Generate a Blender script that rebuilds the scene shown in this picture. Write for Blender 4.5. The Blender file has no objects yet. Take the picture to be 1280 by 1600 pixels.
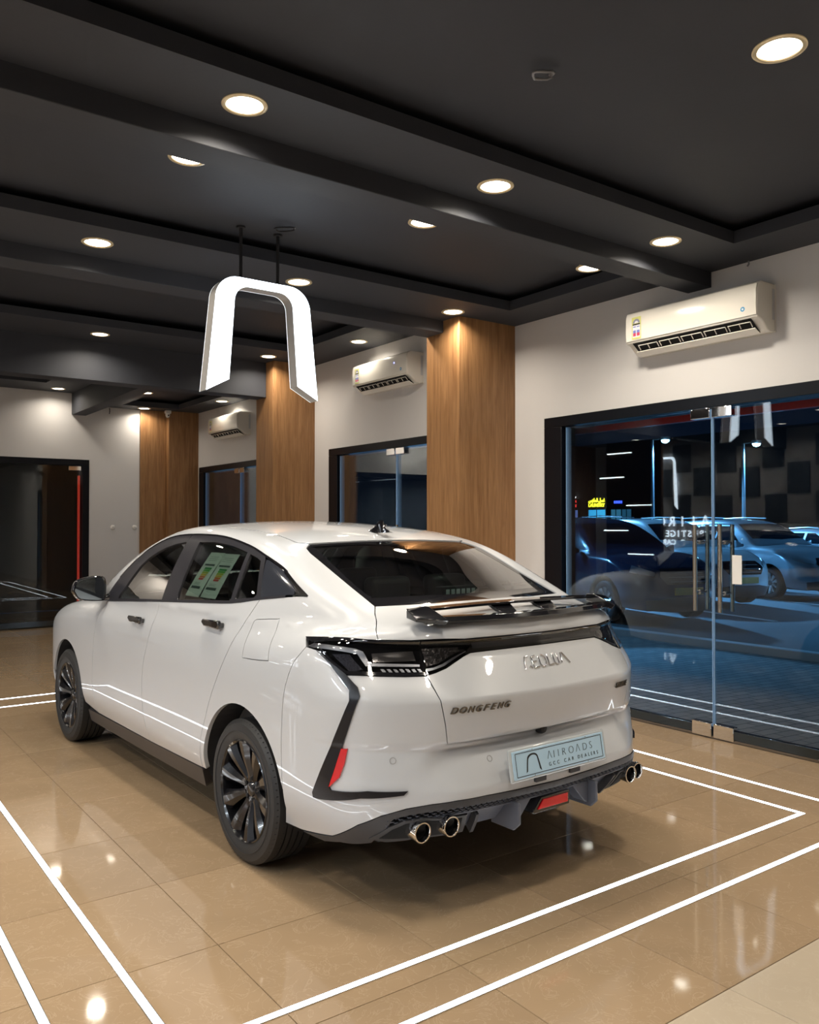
import bpy, bmesh, math, random
import numpy as np
from mathutils import Vector, Matrix
from mathutils.geometry import delaunay_2d_cdt
random.seed(7)
PI=math.pi
S=bpy.context.scene
COL=S.collection
# ---------------------------------------------------------------- camera
FPX=1310.0; YAW=math.atan(958/1310); PITCH=math.atan(20/1310)
cd=bpy.data.cameras.new('camera'); cam=bpy.data.objects.new('camera',cd); COL.objects.link(cam)
cd.sensor_fit='VERTICAL'; cd.sensor_height=36.0; cd.sensor_width=28.8; cd.lens=FPX/1600*36.0
cd.clip_start=.05; cd.clip_end=400
cam.location=(0,0,1.51); cam.rotation_euler=(PI/2+PITCH,0,-YAW)
S.camera=cam
# ---------------------------------------------------------------- world, exposure
S.view_settings.view_transform='Standard'; S.view_settings.look='None'
S.view_settings.exposure=0.0; S.view_settings.gamma=1.0; S.view_settings.use_curve_mapping=False
w=bpy.data.worlds.new('night_sky'); S.world=w; w.use_nodes=True
w.node_tree.nodes['Background'].inputs[0].default_value=(.002,.005,.013,1)
w.node_tree.nodes['Background'].inputs[1].default_value=1.0
LAMP_W=13.0; TUBE_W=42.0
WARM=(1.0,.90,.76); COOL=(.80,.90,1.0)
# ---------------------------------------------------------------- material helpers
def new_mat(name):
    m=bpy.data.materials.new(name); m.use_nodes=True
    return m,m.node_tree,m.node_tree.nodes['Principled BSDF']
def pm(name,col,rough=.5,metal=0,coat=0,crough=.03,spec=.5,emit=None,es=0,trans=0,ior=None,var=0,vs=8.0,bump=0,bs=60.0):
    m,nt,b=new_mat(name)
    b.inputs['Base Color'].default_value=(*col,1); b.inputs['Roughness'].default_value=rough
    b.inputs['Metallic'].default_value=metal; b.inputs['Coat Weight'].default_value=coat
    b.inputs['Coat Roughness'].default_value=crough; b.inputs['Specular IOR Level'].default_value=spec
    if trans: b.inputs['Transmission Weight'].default_value=trans
    if ior: b.inputs['IOR'].default_value=ior
    if emit: b.inputs['Emission Color'].default_value=(*emit,1); b.inputs['Emission Strength'].default_value=es
    if var or bump:
        tc=nt.nodes.new('ShaderNodeTexCoord'); n=nt.nodes.new('ShaderNodeTexNoise')
        n.inputs['Scale'].default_value=vs; n.inputs['Detail'].default_value=5; nt.links.new(tc.outputs['Object'],n.inputs['Vector'])
        if var:
            mx=nt.nodes.new('ShaderNodeMix'); mx.data_type='RGBA'
            mx.inputs[6].default_value=(*[c*(1-var) for c in col],1); mx.inputs[7].default_value=(*[min(1,c*(1+var)) for c in col],1)
            nt.links.new(n.outputs['Fac'],mx.inputs[0]); nt.links.new(mx.outputs[2],b.inputs['Base Color'])
        if bump:
            n2=nt.nodes.new('ShaderNodeTexNoise'); n2.inputs['Scale'].default_value=bs; nt.links.new(tc.outputs['Object'],n2.inputs['Vector'])
            bp=nt.nodes.new('ShaderNodeBump'); bp.inputs['Strength'].default_value=bump; bp.inputs['Distance'].default_value=.01
            nt.links.new(n2.outputs['Fac'],bp.inputs['Height']); nt.links.new(bp.outputs['Normal'],b.inputs['Normal'])
    return m
def emis(name,col,s):
    m,nt,b=new_mat(name)
    b.inputs['Base Color'].default_value=(.8,.8,.8,1); b.inputs['Emission Color'].default_value=(*col,1); b.inputs['Emission Strength'].default_value=s
    return m
def pane_mat(name,tint,ior=1.5,k=1.0):
    """thin clear pane: straight-through tint plus Fresnel mirror"""
    m=bpy.data.materials.new(name); m.use_nodes=True; nt=m.node_tree; nt.nodes.clear()
    o=nt.nodes.new('ShaderNodeOutputMaterial'); t=nt.nodes.new('ShaderNodeBsdfTransparent'); g=nt.nodes.new('ShaderNodeBsdfGlossy')
    fr=nt.nodes.new('ShaderNodeFresnel'); mx=nt.nodes.new('ShaderNodeMixShader'); mu=nt.nodes.new('ShaderNodeMath')
    mu.operation='MULTIPLY'; mu.inputs[1].default_value=k; mu.use_clamp=True
    t.inputs[0].default_value=(*tint,1); g.inputs['Roughness'].default_value=0.0; g.inputs[0].default_value=(1,1,1,1)
    fr.inputs[0].default_value=ior
    nt.links.new(fr.outputs[0],mu.inputs[0]); nt.links.new(mu.outputs[0],mx.inputs[0])
    nt.links.new(t.outputs[0],mx.inputs[1]); nt.links.new(g.outputs[0],mx.inputs[2]); nt.links.new(mx.outputs[0],o.inputs[0])
    return m
def wood_mat(name,c1,c2,rough=.42):
    m,nt,b=new_mat(name)
    tc=nt.nodes.new('ShaderNodeTexCoord'); mp=nt.nodes.new('ShaderNodeMapping'); mp.inputs['Scale'].default_value=(9,9,.55)
    n=nt.nodes.new('ShaderNodeTexNoise'); n.inputs['Scale'].default_value=3.2; n.inputs['Detail'].default_value=9; n.inputs['Roughness'].default_value=.62; n.inputs['Distortion'].default_value=.5
    mp2=nt.nodes.new('ShaderNodeMapping'); mp2.inputs['Scale'].default_value=(60,60,1.6)
    n2=nt.nodes.new('ShaderNodeTexNoise'); n2.inputs['Scale'].default_value=4; n2.inputs['Detail'].default_value=4
    cr=nt.nodes.new('ShaderNodeValToRGB'); cr.color_ramp.elements[0].position=.30; cr.color_ramp.elements[1].position=.70
    cr.color_ramp.elements[0].color=(*c1,1); cr.color_ramp.elements[1].color=(*c2,1)
    mx=nt.nodes.new('ShaderNodeMix'); mx.data_type='RGBA'; mx.blend_type='MULTIPLY'; mx.inputs[0].default_value=.35
    cr2=nt.nodes.new('ShaderNodeValToRGB'); cr2.color_ramp.elements[0].color=(.55,.5,.45,1); cr2.color_ramp.elements[0].position=.35; cr2.color_ramp.elements[1].position=.6
    L=nt.links.new
    L(tc.outputs['Object'],mp.inputs[0]); L(mp.outputs[0],n.inputs['Vector']); L(n.outputs['Fac'],cr.inputs[0])
    L(tc.outputs['Object'],mp2.inputs[0]); L(mp2.outputs[0],n2.inputs['Vector']); L(n2.outputs['Fac'],cr2.inputs[0])
    L(cr.outputs[0],mx.inputs[6]); L(cr2.outputs[0],mx.inputs[7]); L(mx.outputs[2],b.inputs['Base Color'])
    b.inputs['Roughness'].default_value=rough; b.inputs['Specular IOR Level'].default_value=.35
    return m
M={}
M['wall']=pm('white_wall_paint',(.66,.645,.635),.6,var=.02,vs=3,bump=.03,bs=180)
M['ceil']=pm('black_ceiling_paint',(.036,.039,.048),.62,spec=.35,var=.12,vs=2.5,bump=.04,bs=40)
M['wood']=wood_mat('oak_veneer',(.22,.105,.042),(.40,.215,.092))
M['darkwood']=wood_mat('dark_walnut_veneer',(.055,.028,.018),(.11,.06,.035))
M['blackframe']=pm('black_gloss_frame',(.004,.005,.008),.3,coat=.0,spec=.3)
M['steel']=pm('brushed_steel',(.62,.61,.60),.22,metal=1,var=.06,vs=40)
M['chrome']=pm('chrome',(.86,.86,.86),.05,metal=1)
M['darkchrome']=pm('dark_chrome',(.30,.30,.31),.12,metal=1)
M['glasspane']=pane_mat('clear_door_glass',(.88,.94,.97),1.5,.75)
M['glassedge']=pm('glass_edge',(.35,.62,.72),.15,trans=.3,emit=(.3,.6,.8),es=0.0)
M['plastic_w']=pm('white_plastic',(.80,.78,.74),.25,coat=.4)
M['plastic_g']=pm('grey_plastic',(.22,.22,.23),.5)
M['black']=pm('matte_black_plastic',(.012,.012,.014),.55)
M['void']=pm('dark_cavity',(.004,.004,.005),.9)
M['softblack']=pm('soft_black',(.02,.02,.022),.8)
M['red']=pm('red_paint',(.55,.03,.02),.35,coat=.5)
M['led']=emis('led_strip_diffuser',(.86,.93,1.0),9.0)
M['lampface']=emis('downlight_diffuser',(1,.88,.70),9.0)
M['signface']=emis('sign_light_face',(.80,.90,1.0),6.5)
M['paper']=pm('paper',(.72,.74,.70),.7)
M['ink']=pm('black_ink',(.012,.012,.015),.5)
# ---------------------------------------------------------------- mesh builder
class MB:
    def __init__(s): s.v=[]; s.f=[]; s.mi=[]
    def add(s,vs,fs,mi=0):
        o=len(s.v); s.v+= [tuple(map(float,v)) for v in vs]; s.f+=[tuple(i+o for i in f) for f in fs]; s.mi+=[mi]*len(fs); return s
    def box(s,x0,x1,y0,y1,z0,z1,mi=0):
        v=[(x0,y0,z0),(x1,y0,z0),(x1,y1,z0),(x0,y1,z0),(x0,y0,z1),(x1,y0,z1),(x1,y1,z1),(x0,y1,z1)]
        return s.add(v,[(0,3,2,1),(4,5,6,7),(0,1,5,4),(1,2,6,5),(2,3,7,6),(3,0,4,7)],mi)
    def prism(s,poly,a,b,axis='z',mi=0):
        """extrude 2D polygon between a and b along axis; poly coords are the other two axes in xyz order"""
        def P(p,t):
            return (p[0],p[1],t) if axis=='z' else ((p[0],t,p[1]) if axis=='y' else (t,p[0],p[1]))
        n=len(poly); v=[P(p,a) for p in poly]+[P(p,b) for p in poly]
        f=[tuple(range(n-1,-1,-1)),tuple(range(n,2*n))]+[(i,(i+1)%n,(i+1)%n+n,i+n) for i in range(n)]
        return s.add(v,f,mi)
    def tube(s,pts,r,n=10,mi=0,cap=True,closed=False):
        pts=[Vector(p) for p in pts]; rs=r if hasattr(r,'__len__') else [r]*len(pts)
        v=[];f=[];m=len(pts); up=None
        for i,p in enumerate(pts):
            if closed: t=(pts[(i+1)%m]-pts[i-1])
            else: t=(pts[min(i+1,m-1)]-pts[max(i-1,0)])
            t.normalize()
            if up is None:
                up=Vector((0,0,1)) if abs(t.z)<.9 else Vector((1,0,0))
            a=t.cross(up); a.normalize(); b=a.cross(t); up=b
            for k in range(n):
                q=2*PI*k/n; v.append(p+(a*math.cos(q)+b*math.sin(q))*rs[i])
        for i in range(m-1 if not closed else m):
            j=(i+1)%m
            for k in range(n): f.append((i*n+k,i*n+(k+1)%n,j*n+(k+1)%n,j*n+k))
        if cap and not closed: f.append(tuple(range(n-1,-1,-1))); f.append(tuple((m-1)*n+k for k in range(n)))
        return s.add(v,f,mi)
    def lathe(s,prof,c=(0,0,0),axis='z',n=32,mi=0,closed=False):
        """prof: list of (r,h); revolve round axis through c"""
        v=[];f=[]
        for (r,h) in prof:
            for k in range(n):
                q=2*PI*k/n; a,b=r*math.cos(q),r*math.sin(q)
                p={'z':(a,b,h),'x':(h,a,b),'y':(b,h,a)}[axis]
                v.append((p[0]+c[0],p[1]+c[1],p[2]+c[2]))
        m=len(prof)
        for i in range(m if closed else m-1):
            j=(i+1)%m
            for k in range(n): f.append((i*n+k,i*n+(k+1)%n,j*n+(k+1)%n,j*n+k))
        return s.add(v,f,mi)
    def mesh(s,name,mats):
        me=bpy.data.meshes.new(name); me.from_pydata(s.v,[],s.f)
        for m in (mats if isinstance(mats,(list,tuple)) else [mats]): me.materials.append(m)
        if any(s.mi): me.polygons.foreach_set('material_index',s.mi)
        me.update(); return me
    def build(s,name,mats,parent=None,bevel=0,smooth=None,seg=2,fixn=True):
        me=s.mesh(name,mats)
        if fixn:
            bm=bmesh.new(); bm.from_mesh(me); bmesh.ops.recalc_face_normals(bm,faces=bm.faces[:]); bm.to_mesh(me); bm.free()
        o=bpy.data.objects.new(name,me); COL.objects.link(o)
        if parent is not None: o.parent=parent
        if bevel:
            b=o.modifiers.new('bevel','BEVEL'); b.width=bevel; b.segments=seg; b.limit_method='ANGLE'; b.angle_limit=math.radians(35)
        if smooth is not None or bevel:
            me.shade_smooth(); me.set_sharp_from_angle(angle=math.radians(smooth if smooth is not None else 35))
        return o
def tag(o,label=None,cat=None,group=None,kind=None):
    if label: o['label']=label
    if cat: o['category']=cat
    if group: o['group']=group
    if kind: o['kind']=kind
    return o
def thing(name,label,cat,loc=(0,0,0),rotz=0,group=None,parent=None):
    o=bpy.data.objects.new(name,None); COL.objects.link(o); o.location=loc; o.rotation_euler=(0,0,rotz); o.empty_display_size=.1
    if parent is not None: o.parent=parent
    return tag(o,label,cat,group)
def struct(o): o['kind']='structure'; return o
def copy_tree(o,parent=None):
    c=o.copy(); COL.objects.link(c)
    if parent is not None: c.parent=parent
    for ch in o.children: copy_tree(ch,c)
    return c
def plate_holes(mb,x0,x1,y0,y1,z0,z1,holes):
    xs=sorted({x0,x1,*[h[0] for h in holes],*[h[1] for h in holes]}); ys=sorted({y0,y1,*[h[2] for h in holes],*[h[3] for h in holes]})
    for j in range(len(ys)-1):
        run=None
        for i in range(len(xs)-1):
            cx=(xs[i]+xs[i+1])/2; cy=(ys[j]+ys[j+1])/2
            inh=any(h[0]<cx<h[1] and h[2]<cy<h[3] for h in holes)
            if not inh:
                if run is None: run=xs[i]
            if (inh or i==len(xs)-2) and run is not None:
                mb.box(run,xs[i] if inh else xs[i+1],ys[j],ys[j+1],z0,z1); run=None
def text_mb(body,size,extrude=.002,offset=0,spacing=1.0,shear=0,align='LEFT'):
    c=bpy.data.curves.new('t','FONT'); c.body=body; c.size=size; c.extrude=extrude; c.offset=offset; c.space_character=spacing; c.shear=shear; c.align_x=align; c.resolution_u=4
    o=bpy.data.objects.new('t',c); COL.objects.link(o)
    dg=bpy.context.evaluated_depsgraph_get(); me=bpy.data.meshes.new_from_object(o.evaluated_get(dg))
    mb=MB(); mb.add([tuple(v.co) for v in me.vertices],[tuple(p.vertices) for p in me.polygons])
    bpy.data.objects.remove(o); bpy.data.curves.remove(c); bpy.data.meshes.remove(me)
    return mb
def xform(mb,fn): mb.v=[tuple(fn(*v)) for v in mb.v]; return mb
# ================================================================ ROOM
XW=5.24; YF=13.1; XL=-6.0; YB=-3.2
# floor tiles -------------------------------------------------
def tile_mat(name,c,c2,rough=.05):
    m,nt,b=new_mat(name); L=nt.links.new
    g=nt.nodes.new('ShaderNodeNewGeometry')
    n=nt.nodes.new('ShaderNodeTexNoise'); n.inputs['Scale'].default_value=2.3; n.inputs['Detail'].default_value=8; n.inputs['Distortion'].default_value=1.2
    v=nt.nodes.new('ShaderNodeTexNoise'); v.inputs['Scale'].default_value=7.5; v.inputs['Detail'].default_value=6; v.inputs['Roughness'].default_value=.6; v.inputs['Distortion'].default_value=1.6
    cr=nt.nodes.new('ShaderNodeValToRGB'); e=cr.color_ramp.elements
    e[0].position=.485; e[0].color=(0,0,0,1); e[1].position=.5; e[1].color=(1,1,1,1); q=e.new(.515); q.color=(0,0,0,1)
    oi=nt.nodes.new('ShaderNodeObjectInfo'); mr=nt.nodes.new('ShaderNodeMapRange'); mr.inputs[3].default_value=.93; mr.inputs[4].default_value=1.05
    m1=nt.nodes.new('ShaderNodeMix'); m1.data_type='RGBA'; m1.inputs[6].default_value=(*[x*.90 for x in c],1); m1.inputs[7].default_value=(*[x*1.08 for x in c],1)
    m2=nt.nodes.new('ShaderNodeMix'); m2.data_type='RGBA'; m2.inputs[7].default_value=(*c2,1)
    mm=nt.nodes.new('ShaderNodeMath'); mm.operation='MULTIPLY'; mm.inputs[1].default_value=.38
    hs=nt.nodes.new('ShaderNodeHueSaturation')
    L(g.outputs['Position'],n.inputs['Vector']); L(g.outputs['Position'],v.inputs['Vector'])
    L(n.outputs['Fac'],m1.inputs[0]); L(v.outputs['Fac'],cr.inputs[0]); L(cr.outputs[0],mm.inputs[0]); L(mm.outputs[0],m2.inputs[0])
    L(m1.outputs[2],m2.inputs[6]); L(oi.outputs['Random'],mr.inputs[0]); L(mr.outputs[0],hs.inputs['Value']); L(m2.outputs[2],hs.inputs['Color']); L(hs.outputs[0],b.inputs['Base Color'])
    b.inputs['Roughness'].default_value=rough; b.inputs['Specular IOR Level'].default_value=.62
    return m
M['tile']=tile_mat('beige_porcelain_tile',(.33,.235,.145),(.48,.37,.26))
M['tile2']=tile_mat('greige_porcelain_tile',(.44,.37,.28),(.5,.43,.33),.12)
fl=MB().box(XL-.3,XW+.25,YB-.3,YF+1.6,-.12,-.009).build('floor',pm('tile_grout',(.10,.075,.05),.8)); struct(fl)
TX,TY=.6135,.6255; tx0=2.465-TX*9; ty0=1.609-TY*6
me_t={}
def tile_mesh(w,h,mat):
    k=(round(w,3),round(h,3),mat.name)
    if k not in me_t:
        b=.0012; mb=MB()
        mb.add([(0,0,-.009),(w,0,-.009),(w,h,-.009),(0,h,-.009),(0,0,-b),(w,0,-b),(w,h,-b),(0,h,-b),(b,b,0),(w-b,b,0),(w-b,h-b,0),(b,h-b,0)],
               [(0,1,5,4),(1,2,6,5),(2,3,7,6),(3,0,4,7),(4,5,9,8),(5,6,10,9),(6,7,11,10),(7,4,8,11),(8,9,10,11)])
        me_t[k]=mb.mesh('tile',mat)
    return me_t[k]
J=.0025
rest=MB(); cnt=0
for i in range(-6,15):
    for j in range(-2,28):
        x=tx0+i*TX; y=ty0+j*TY
        x1=min(x+TX,XW); y1=min(y+TY,YF+1.5)
        if x>=XW-.02 or y>=YF+1.45 or y1<YB: continue
        near=(i>=5 and j>=5 and y<YF)
        if near:
            o=bpy.data.objects.new('tile',tile_mesh(x1-x-J,y1-y-J,M['tile2'] if y<1.60 else M['tile'])); COL.objects.link(o); o.location=(x+J/2,y+J/2,0); o.parent=fl; cnt+=1
        else:
            rest.box(x+J/2,x1-J/2,y+J/2,y1-J/2,-.009,0)
o=rest.build('tile_field',M['tile'],fl,fixn=False); o['kind']='stuff'
# LED floor strips --------------------------------------------
def strip(name,x0,x1,y0,y1,label):
    r=thing(name,label,'floor light',((x0+x1)/2,(y0+y1)/2,0),0,'white light lines round the car')
    w_,h_=(x1-x0)/2,(y1-y0)/2
    MB().box(-w_,w_,-h_,h_,.0003,.0035).build('diffuser',M['led'],r)
    if w_>h_:
        mb=MB().box(-w_,w_,-h_-.003,-h_,.0003,.003).box(-w_,w_,h_,h_+.003,.0003,.003)
    else: mb=MB().box(-w_-.003,-w_,-h_,h_,.0003,.003).box(w_,w_+.003,-h_,h_,.0003,.003)
    mb.build('edge_channel',M['steel'],r)
sw=.0125
IX0,IX1,IY0,IY1=.897,4.255,2.345,7.60
OX0,OX1,OY0,OY1=.618,4.532,2.068,7.95
for nm,(x0,x1,y0,y1) in (('inner',(IX0,IX1,IY0,IY1)),('outer',(OX0,OX1,OY0,OY1))):
    strip('floor_light_line',x0-sw,x1+sw,y0-sw,y0+sw,f'{nm} white light line in the floor behind the rear bumper')
    strip('floor_light_line',x0-sw,x1+sw,y1-sw,y1+sw,f'{nm} white light line in the floor ahead of the car, seen left of the front wheel')
    strip('floor_light_line',x0-sw,x0+sw,y0+sw+.004,y1-sw-.004,f'{nm} white light line in the floor along the left side of the car')
    strip('floor_light_line',x1-sw,x1+sw,y0+sw+.004,y1-sw-.004,f'{nm} white light line in the floor on the glass door side')
# right wall ---------------------------------------------------
DZ=2.43
mb=MB(); HT=3.75
doors=[(2.12,5.17),(6.03,8.82),(9.86,12.90)]
ys=[YB]
for a_,b_ in doors:
    mb.box(XW,XW+.22,ys[-1],a_,0,HT); mb.box(XW,XW+.22,a_,b_,DZ,HT); ys.append(b_)
mb.box(XW,XW+.22,ys[-1],YF+.2,0,HT)
struct(mb.build('wall_right',M['wall']))
# far wall with door opening X 0.2..3.57
fdx0,fdx1,fdz=.2,3.57,2.49
mb=MB().box(fdx1,XW+.22,YF,YF+.2,0,HT).box(-3.0,fdx0,YF,YF+.2,0,HT).box(fdx0,fdx1,YF,YF+.2,fdz,HT)
struct(mb.build('wall_far',M['wall']))
mb=MB().box(XL,-3.0,YF+1.4,YF+1.6,0,HT).box(-3.0,-2.85,YF+.2,YF+1.6,0,HT)
struct(mb.build('wall_back',M['darkwood']))
wl=struct(MB().box(XL-.2,XL,YB-.2,YF+1.6,0,HT).build('wall_left',pm('grey_wall',(.50,.50,.52),.6,var=.05)))
struct(MB().box(XL-.2,XW+.22,YB-.2,YB,0,HT).build('wall_near',M['wall']))
# ceiling ------------------------------------------------------
C1,C2,C3=3.307,3.507,3.315
cl=MB()
plate_holes(cl,XL,XW,YB,5.80,C1,C1+.08,[(-2.6,4.82,-1.0,.6),(-2.6,4.82,1.89,3.08),(-2.6,4.815,3.94,5.16)])
cl.box(XL,XW,YB,5.80,3.44,3.50)
plate_holes(cl,XL,XW,5.80,9.50,C2,C2+.08,[(-2.6,4.62,6.5,8.6)])
cl.box(XL,XW,5.80,9.5,3.66,3.72)
plate_holes(cl,3.40,XW,9.5,YF,C3,C3+.08,[(3.95,4.82,9.95,12.72)])
cl.box(3.40,XW,9.5,YF+.2,3.45,3.72)
plate_holes(cl,XL,3.40,9.5,YF+1.4,3.48,3.56,[(-2.0,2.78,9.95,12.33)])
cl.box(XL,3.40,9.5,YF+1.4,3.64,3.72)
cl.box(XL-.2,XW+.25,YB-.2,YF+1.6,3.73,3.85)
cl=struct(cl.build('ceiling',M['ceil'],bevel=0,fixn=False))
def beam(label,*b):
    o=MB().box(*b).build('ceiling_beam',M['ceil'],bevel=.004); tag(o,label,'beam',kind='structure'); return o
beam('shallow black beam crossing the ceiling nearest the camera',XL,XW,3.525,3.72,3.197,3.35)
beam('black beam running into the top of the nearest wood column',XL,4.586,5.765,6.0,3.20,3.72)
beam('deep black beam running into the second wood column',XL,4.661,9.37,9.62,3.08,3.72)
beam('short black beam running back to the far white wall',3.312,3.516,9.62,YF,3.157,3.72)
# wood columns -------------------------------------------------
def column(x0,x1,y0,y1,h,label,planks):
    r=thing('wood_column',label,'column',((x0+x1)/2,(y0+y1)/2,0)); cx,cy=(x0+x1)/2,(y0+y1)/2
    t=.018
    MB().box(x0-cx+t,x1-cx,y0-cy+t,y1-cy-t,0,h).build('core',M['black'],r)
    MB().box(x0-cx,x1-cx,y0-cy,y0-cy+t,.0,h).build('veneer_panel',M['wood'],r,bevel=.0015)
    MB().box(x0-cx,x0-cx+t,y0-cy+t+.001,y1-cy,.0,h).build('veneer_panel',M['wood'],r,bevel=.0015)
    MB().box(x0-cx+t,x1-cx,y1-cy-t,y1-cy,.0,h).build('veneer_panel',M['wood'],r,bevel=.0015)
    return r
column(4.586,XW,5.545,6.007,C1,'nearest oak-veneered square column, behind the rear window of the car',2)
column(4.661,XW,9.179,9.640,C2,'second oak-veneered column, below the right leg of the hanging light sign',2)
column(4.748,XW,12.951,YF,C3,'oak-veneered corner column beside the farthest air conditioner',2)
r=thing('wood_cladding','flat oak cladding on the far wall under the security camera','cladding',(4.54,YF-.004,0))
MB().box(-.205,.205,-.03,0,0,C3).build('veneer_panel',M['wood'],r,bevel=.0015)
# downlights ---------------------------------------------------
def spot_ring(name='downlight'): pass
dl_me={}
def dl_parts(z_parent,r,R=.098):
    k=R
    if k not in dl_me:
        a=MB().lathe([(R,0),(R,-.004),(R-.006,-.007),(R-.018,-.006),(R-.021,-.001),(R-.021,.02)],n=40); 
        b=MB().lathe([(.0001,-.002),(R-.022,-.002),(R-.022,.0)],n=40)
        dl_me[k]=(a.mesh('trim_ring',M['ring']),b.mesh('diffuser',M['lampface']))
        for m in dl_me[k]: m.shade_smooth(); m.set_sharp_from_angle(angle=.6)
    for nm,m in zip(('trim_ring','diffuser'),dl_me[k]):
        o=bpy.data.objects.new(nm,m); COL.objects.link(o); o.parent=r
M['ring']=pm('downlight_ring',(.50,.40,.25),.25,metal=.6,emit=(1,.75,.4),es=.12)  # warm glow put into the ring itself, beside the lit diffuser
area=bpy.data.lights.new('downlight_beam','AREA'); area.shape='DISK'; area.size=.14; area.energy=LAMP_W; area.color=WARM; area.spread=math.radians(150)
area_dim=area.copy(); area_dim.energy=LAMP_W*.42
def downlight(x,y,z,label,group=None,R=.098,dim=False):
    r=thing('downlight',label,'downlight',(x,y,z),0,group or 'round recessed ceiling downlights')
    dl_parts(z,r,R)
    l=bpy.data.objects.new('lamp',area_dim if dim else area); COL.objects.link(l); l.parent=r; l.location=(0,0,-.0105)
    return r
D=[(1.532,3.29,C1,'downlight before the nearest beam, upper left of the frame'),
(2.978,3.30,C1,'downlight before the nearest beam, middle of its row'),
(4.432,3.31,C1,'downlight before the nearest beam, closest to the right wall'),
(2.979,1.708,C1,'large bright downlight in the top right corner'),
(1.531,3.925,C1,'half-hidden downlight just past the nearest beam, leftmost sliver'),
(2.994,3.945,C1,'half-hidden downlight just past the nearest beam, middle sliver'),
(4.463,3.965,C1,'half-hidden downlight just past the nearest beam, above the large air conditioner'),
(1.531,5.46,C1,'downlight left of the hanging light sign'),
(2.986,5.47,C1,'downlight right behind the hanging light sign'),
(4.455,5.47,C1,'downlight at the top of the nearest wood column'),
(4.93,7.68,C2,'downlight above the middle air conditioner'),
(2.55,8.98,C2,'small downlight on the face of the deep beam at left'),
(4.50,8.99,C2,'downlight at the top of the second wood column'),
(3.04,12.76,3.48,'downlight washing the far white wall at left'),
(4.337,12.90,C3,'downlight at the top of the corner wood cladding'),
(5.00,11.48,C3,'downlight above the farthest air conditioner'),
(3.84,11.36,C3,'small half-hidden downlight beside the short far beam')]
for x,y,z,l in D: downlight(x,y,z,l,dim=(y>11 or 'middle air' in l))
for x,y,z in [(.08,3.29,C1),(-1.37,3.29,C1),(.08,3.98,C1),(-1.37,3.98,C1),(.08,5.5,C1),(-1.37,5.5,C1),(.08,1.7,C1),(1.53,1.7,C1),(4.43,1.7,C1),(-1.4,1.7,C1),(1.5,-.9,3.307),(4.4,-.9,3.307) ,(-1.5,-1.2,C1),(-3.8,3.6,C1),(-3.8,.5,C1),
              (2.5,6.25,C2),(4.35,6.25,C2),(.5,6.25,C2),(.5,8.98,C2),(-1.6,8.98,C2),(-3.8,7.5,C2),(-4.9,11.0,3.48),(.9,12.76,3.48),(-1.2,12.76,3.48),(-5.2,9.0,C2),(-5.2,7.0,C2),(-5.2,12.6,3.48),(-5.2,10.2,3.48)]:  # row along the left wall added to brighten it in the glass reflection
    if -2.6<x<4.82 and -1.0<y<.6: y=.75
    downlight(x,y,z,'unseen downlight put in for lighting in a ceiling bay outside the picture')
# hanging light sign -------------------------------------------
r=thing('hanging_light_sign','white glowing arch-shaped light box with steel sides hung from the ceiling','sign',(2.45,5.0,2.35))
def arch(ow,iw,top,itop,bot,ibot,rad,irad):
    """closed outline of the arch: outer from left tip round to right tip then inner back"""
    o=[]
    def arc(cx,cz,r_,a0,a1,n=10): return [(cx+r_*math.cos(math.radians(a0+(a1-a0)*k/n)),cz+r_*math.sin(math.radians(a0+(a1-a0)*k/n))) for k in range(n+1)]
    left=[(-ow,bot)]+arc(-ow+.06+rad,top-rad,rad,180,90)
    right=[(-x,z) for x,z in left[::-1]]
    il=[(-iw,ibot)]+arc(-iw+.035+irad,itop-irad,irad,180,90)
    ir=[(-x,z) for x,z in il[::-1]]
    return left,right,il,ir
Lo,Ro,Li,Ri=arch(.40,.243,.745,.69,.0,.085,.155,.10)
outl=Lo+Ro[0:]; inl=Li+Ri
def arch_faces(mb,y0,y1,outl,inl,mi=0,caps=(True,True)):
    n=len(outl); assert len(inl)==n
    v=[(x,y0,z) for x,z in outl]+[(x,y0,z) for x,z in inl]+[(x,y1,z) for x,z in outl]+[(x,y1,z) for x,z in inl]
    f=[]
    for i in range(n-1):
        if caps[0]: f.append((i,i+1,n+i+1,n+i))
        if caps[1]: f.append((2*n+i,3*n+i,3*n+i+1,2*n+i+1))
        f.append((i,2*n+i,2*n+i+1,i+1)); f.append((n+i,n+i+1,3*n+i+1,3*n+i))
    f.append((0,n,3*n,2*n)); f.append((n-1,3*n-1,4*n-1,2*n-1) if False else (n-1,2*n-1,4*n-1,3*n-1))
    mb.add(v,f,mi)
def scale_arch(o,i,d):
    # move outer in and inner out by d
    c=[((a[0]+b[0])/2,(a[1]+b[1])/2) for a,b in zip(o,i)]
    k=lambda p,q:(q[0]+(p[0]-q[0])*(1-d),q[1]+(p[1]-q[1])*(1-d))
    return [k(p,q) for p,q in zip(o,c)],[k(p,q) for p,q in zip(i,c)]
mb=MB(); arch_faces(mb,-.047,.05,outl,inl); mb.build('steel_shell',pm('satin_steel_sheet',(.50,.49,.48),.38,metal=.35,var=.06,vs=20),r,smooth=30)
o2,i2=scale_arch(outl,inl,.03); mb=MB(); arch_faces(mb,-.0505,-.0475,o2,i2); mb.build('light_face',M['signface'],r)
mb=MB(); arch_faces(mb,.0505,.054,outl,inl); mb.build('glowing_back_edge',emis('sign_back_glow',(.9,.95,1),2.2),r)
for x in (-.145,.12):
    MB().tube([(x,0,.745),(x,0,1.09)],.011).build('hanging_rod',M['black'],r)
    MB().lathe([(.0,0),(.03,0),(.03,.012),(0,.012)],(x,0,1.078),n=20).build('ceiling_rose',M['black'],r)
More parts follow.
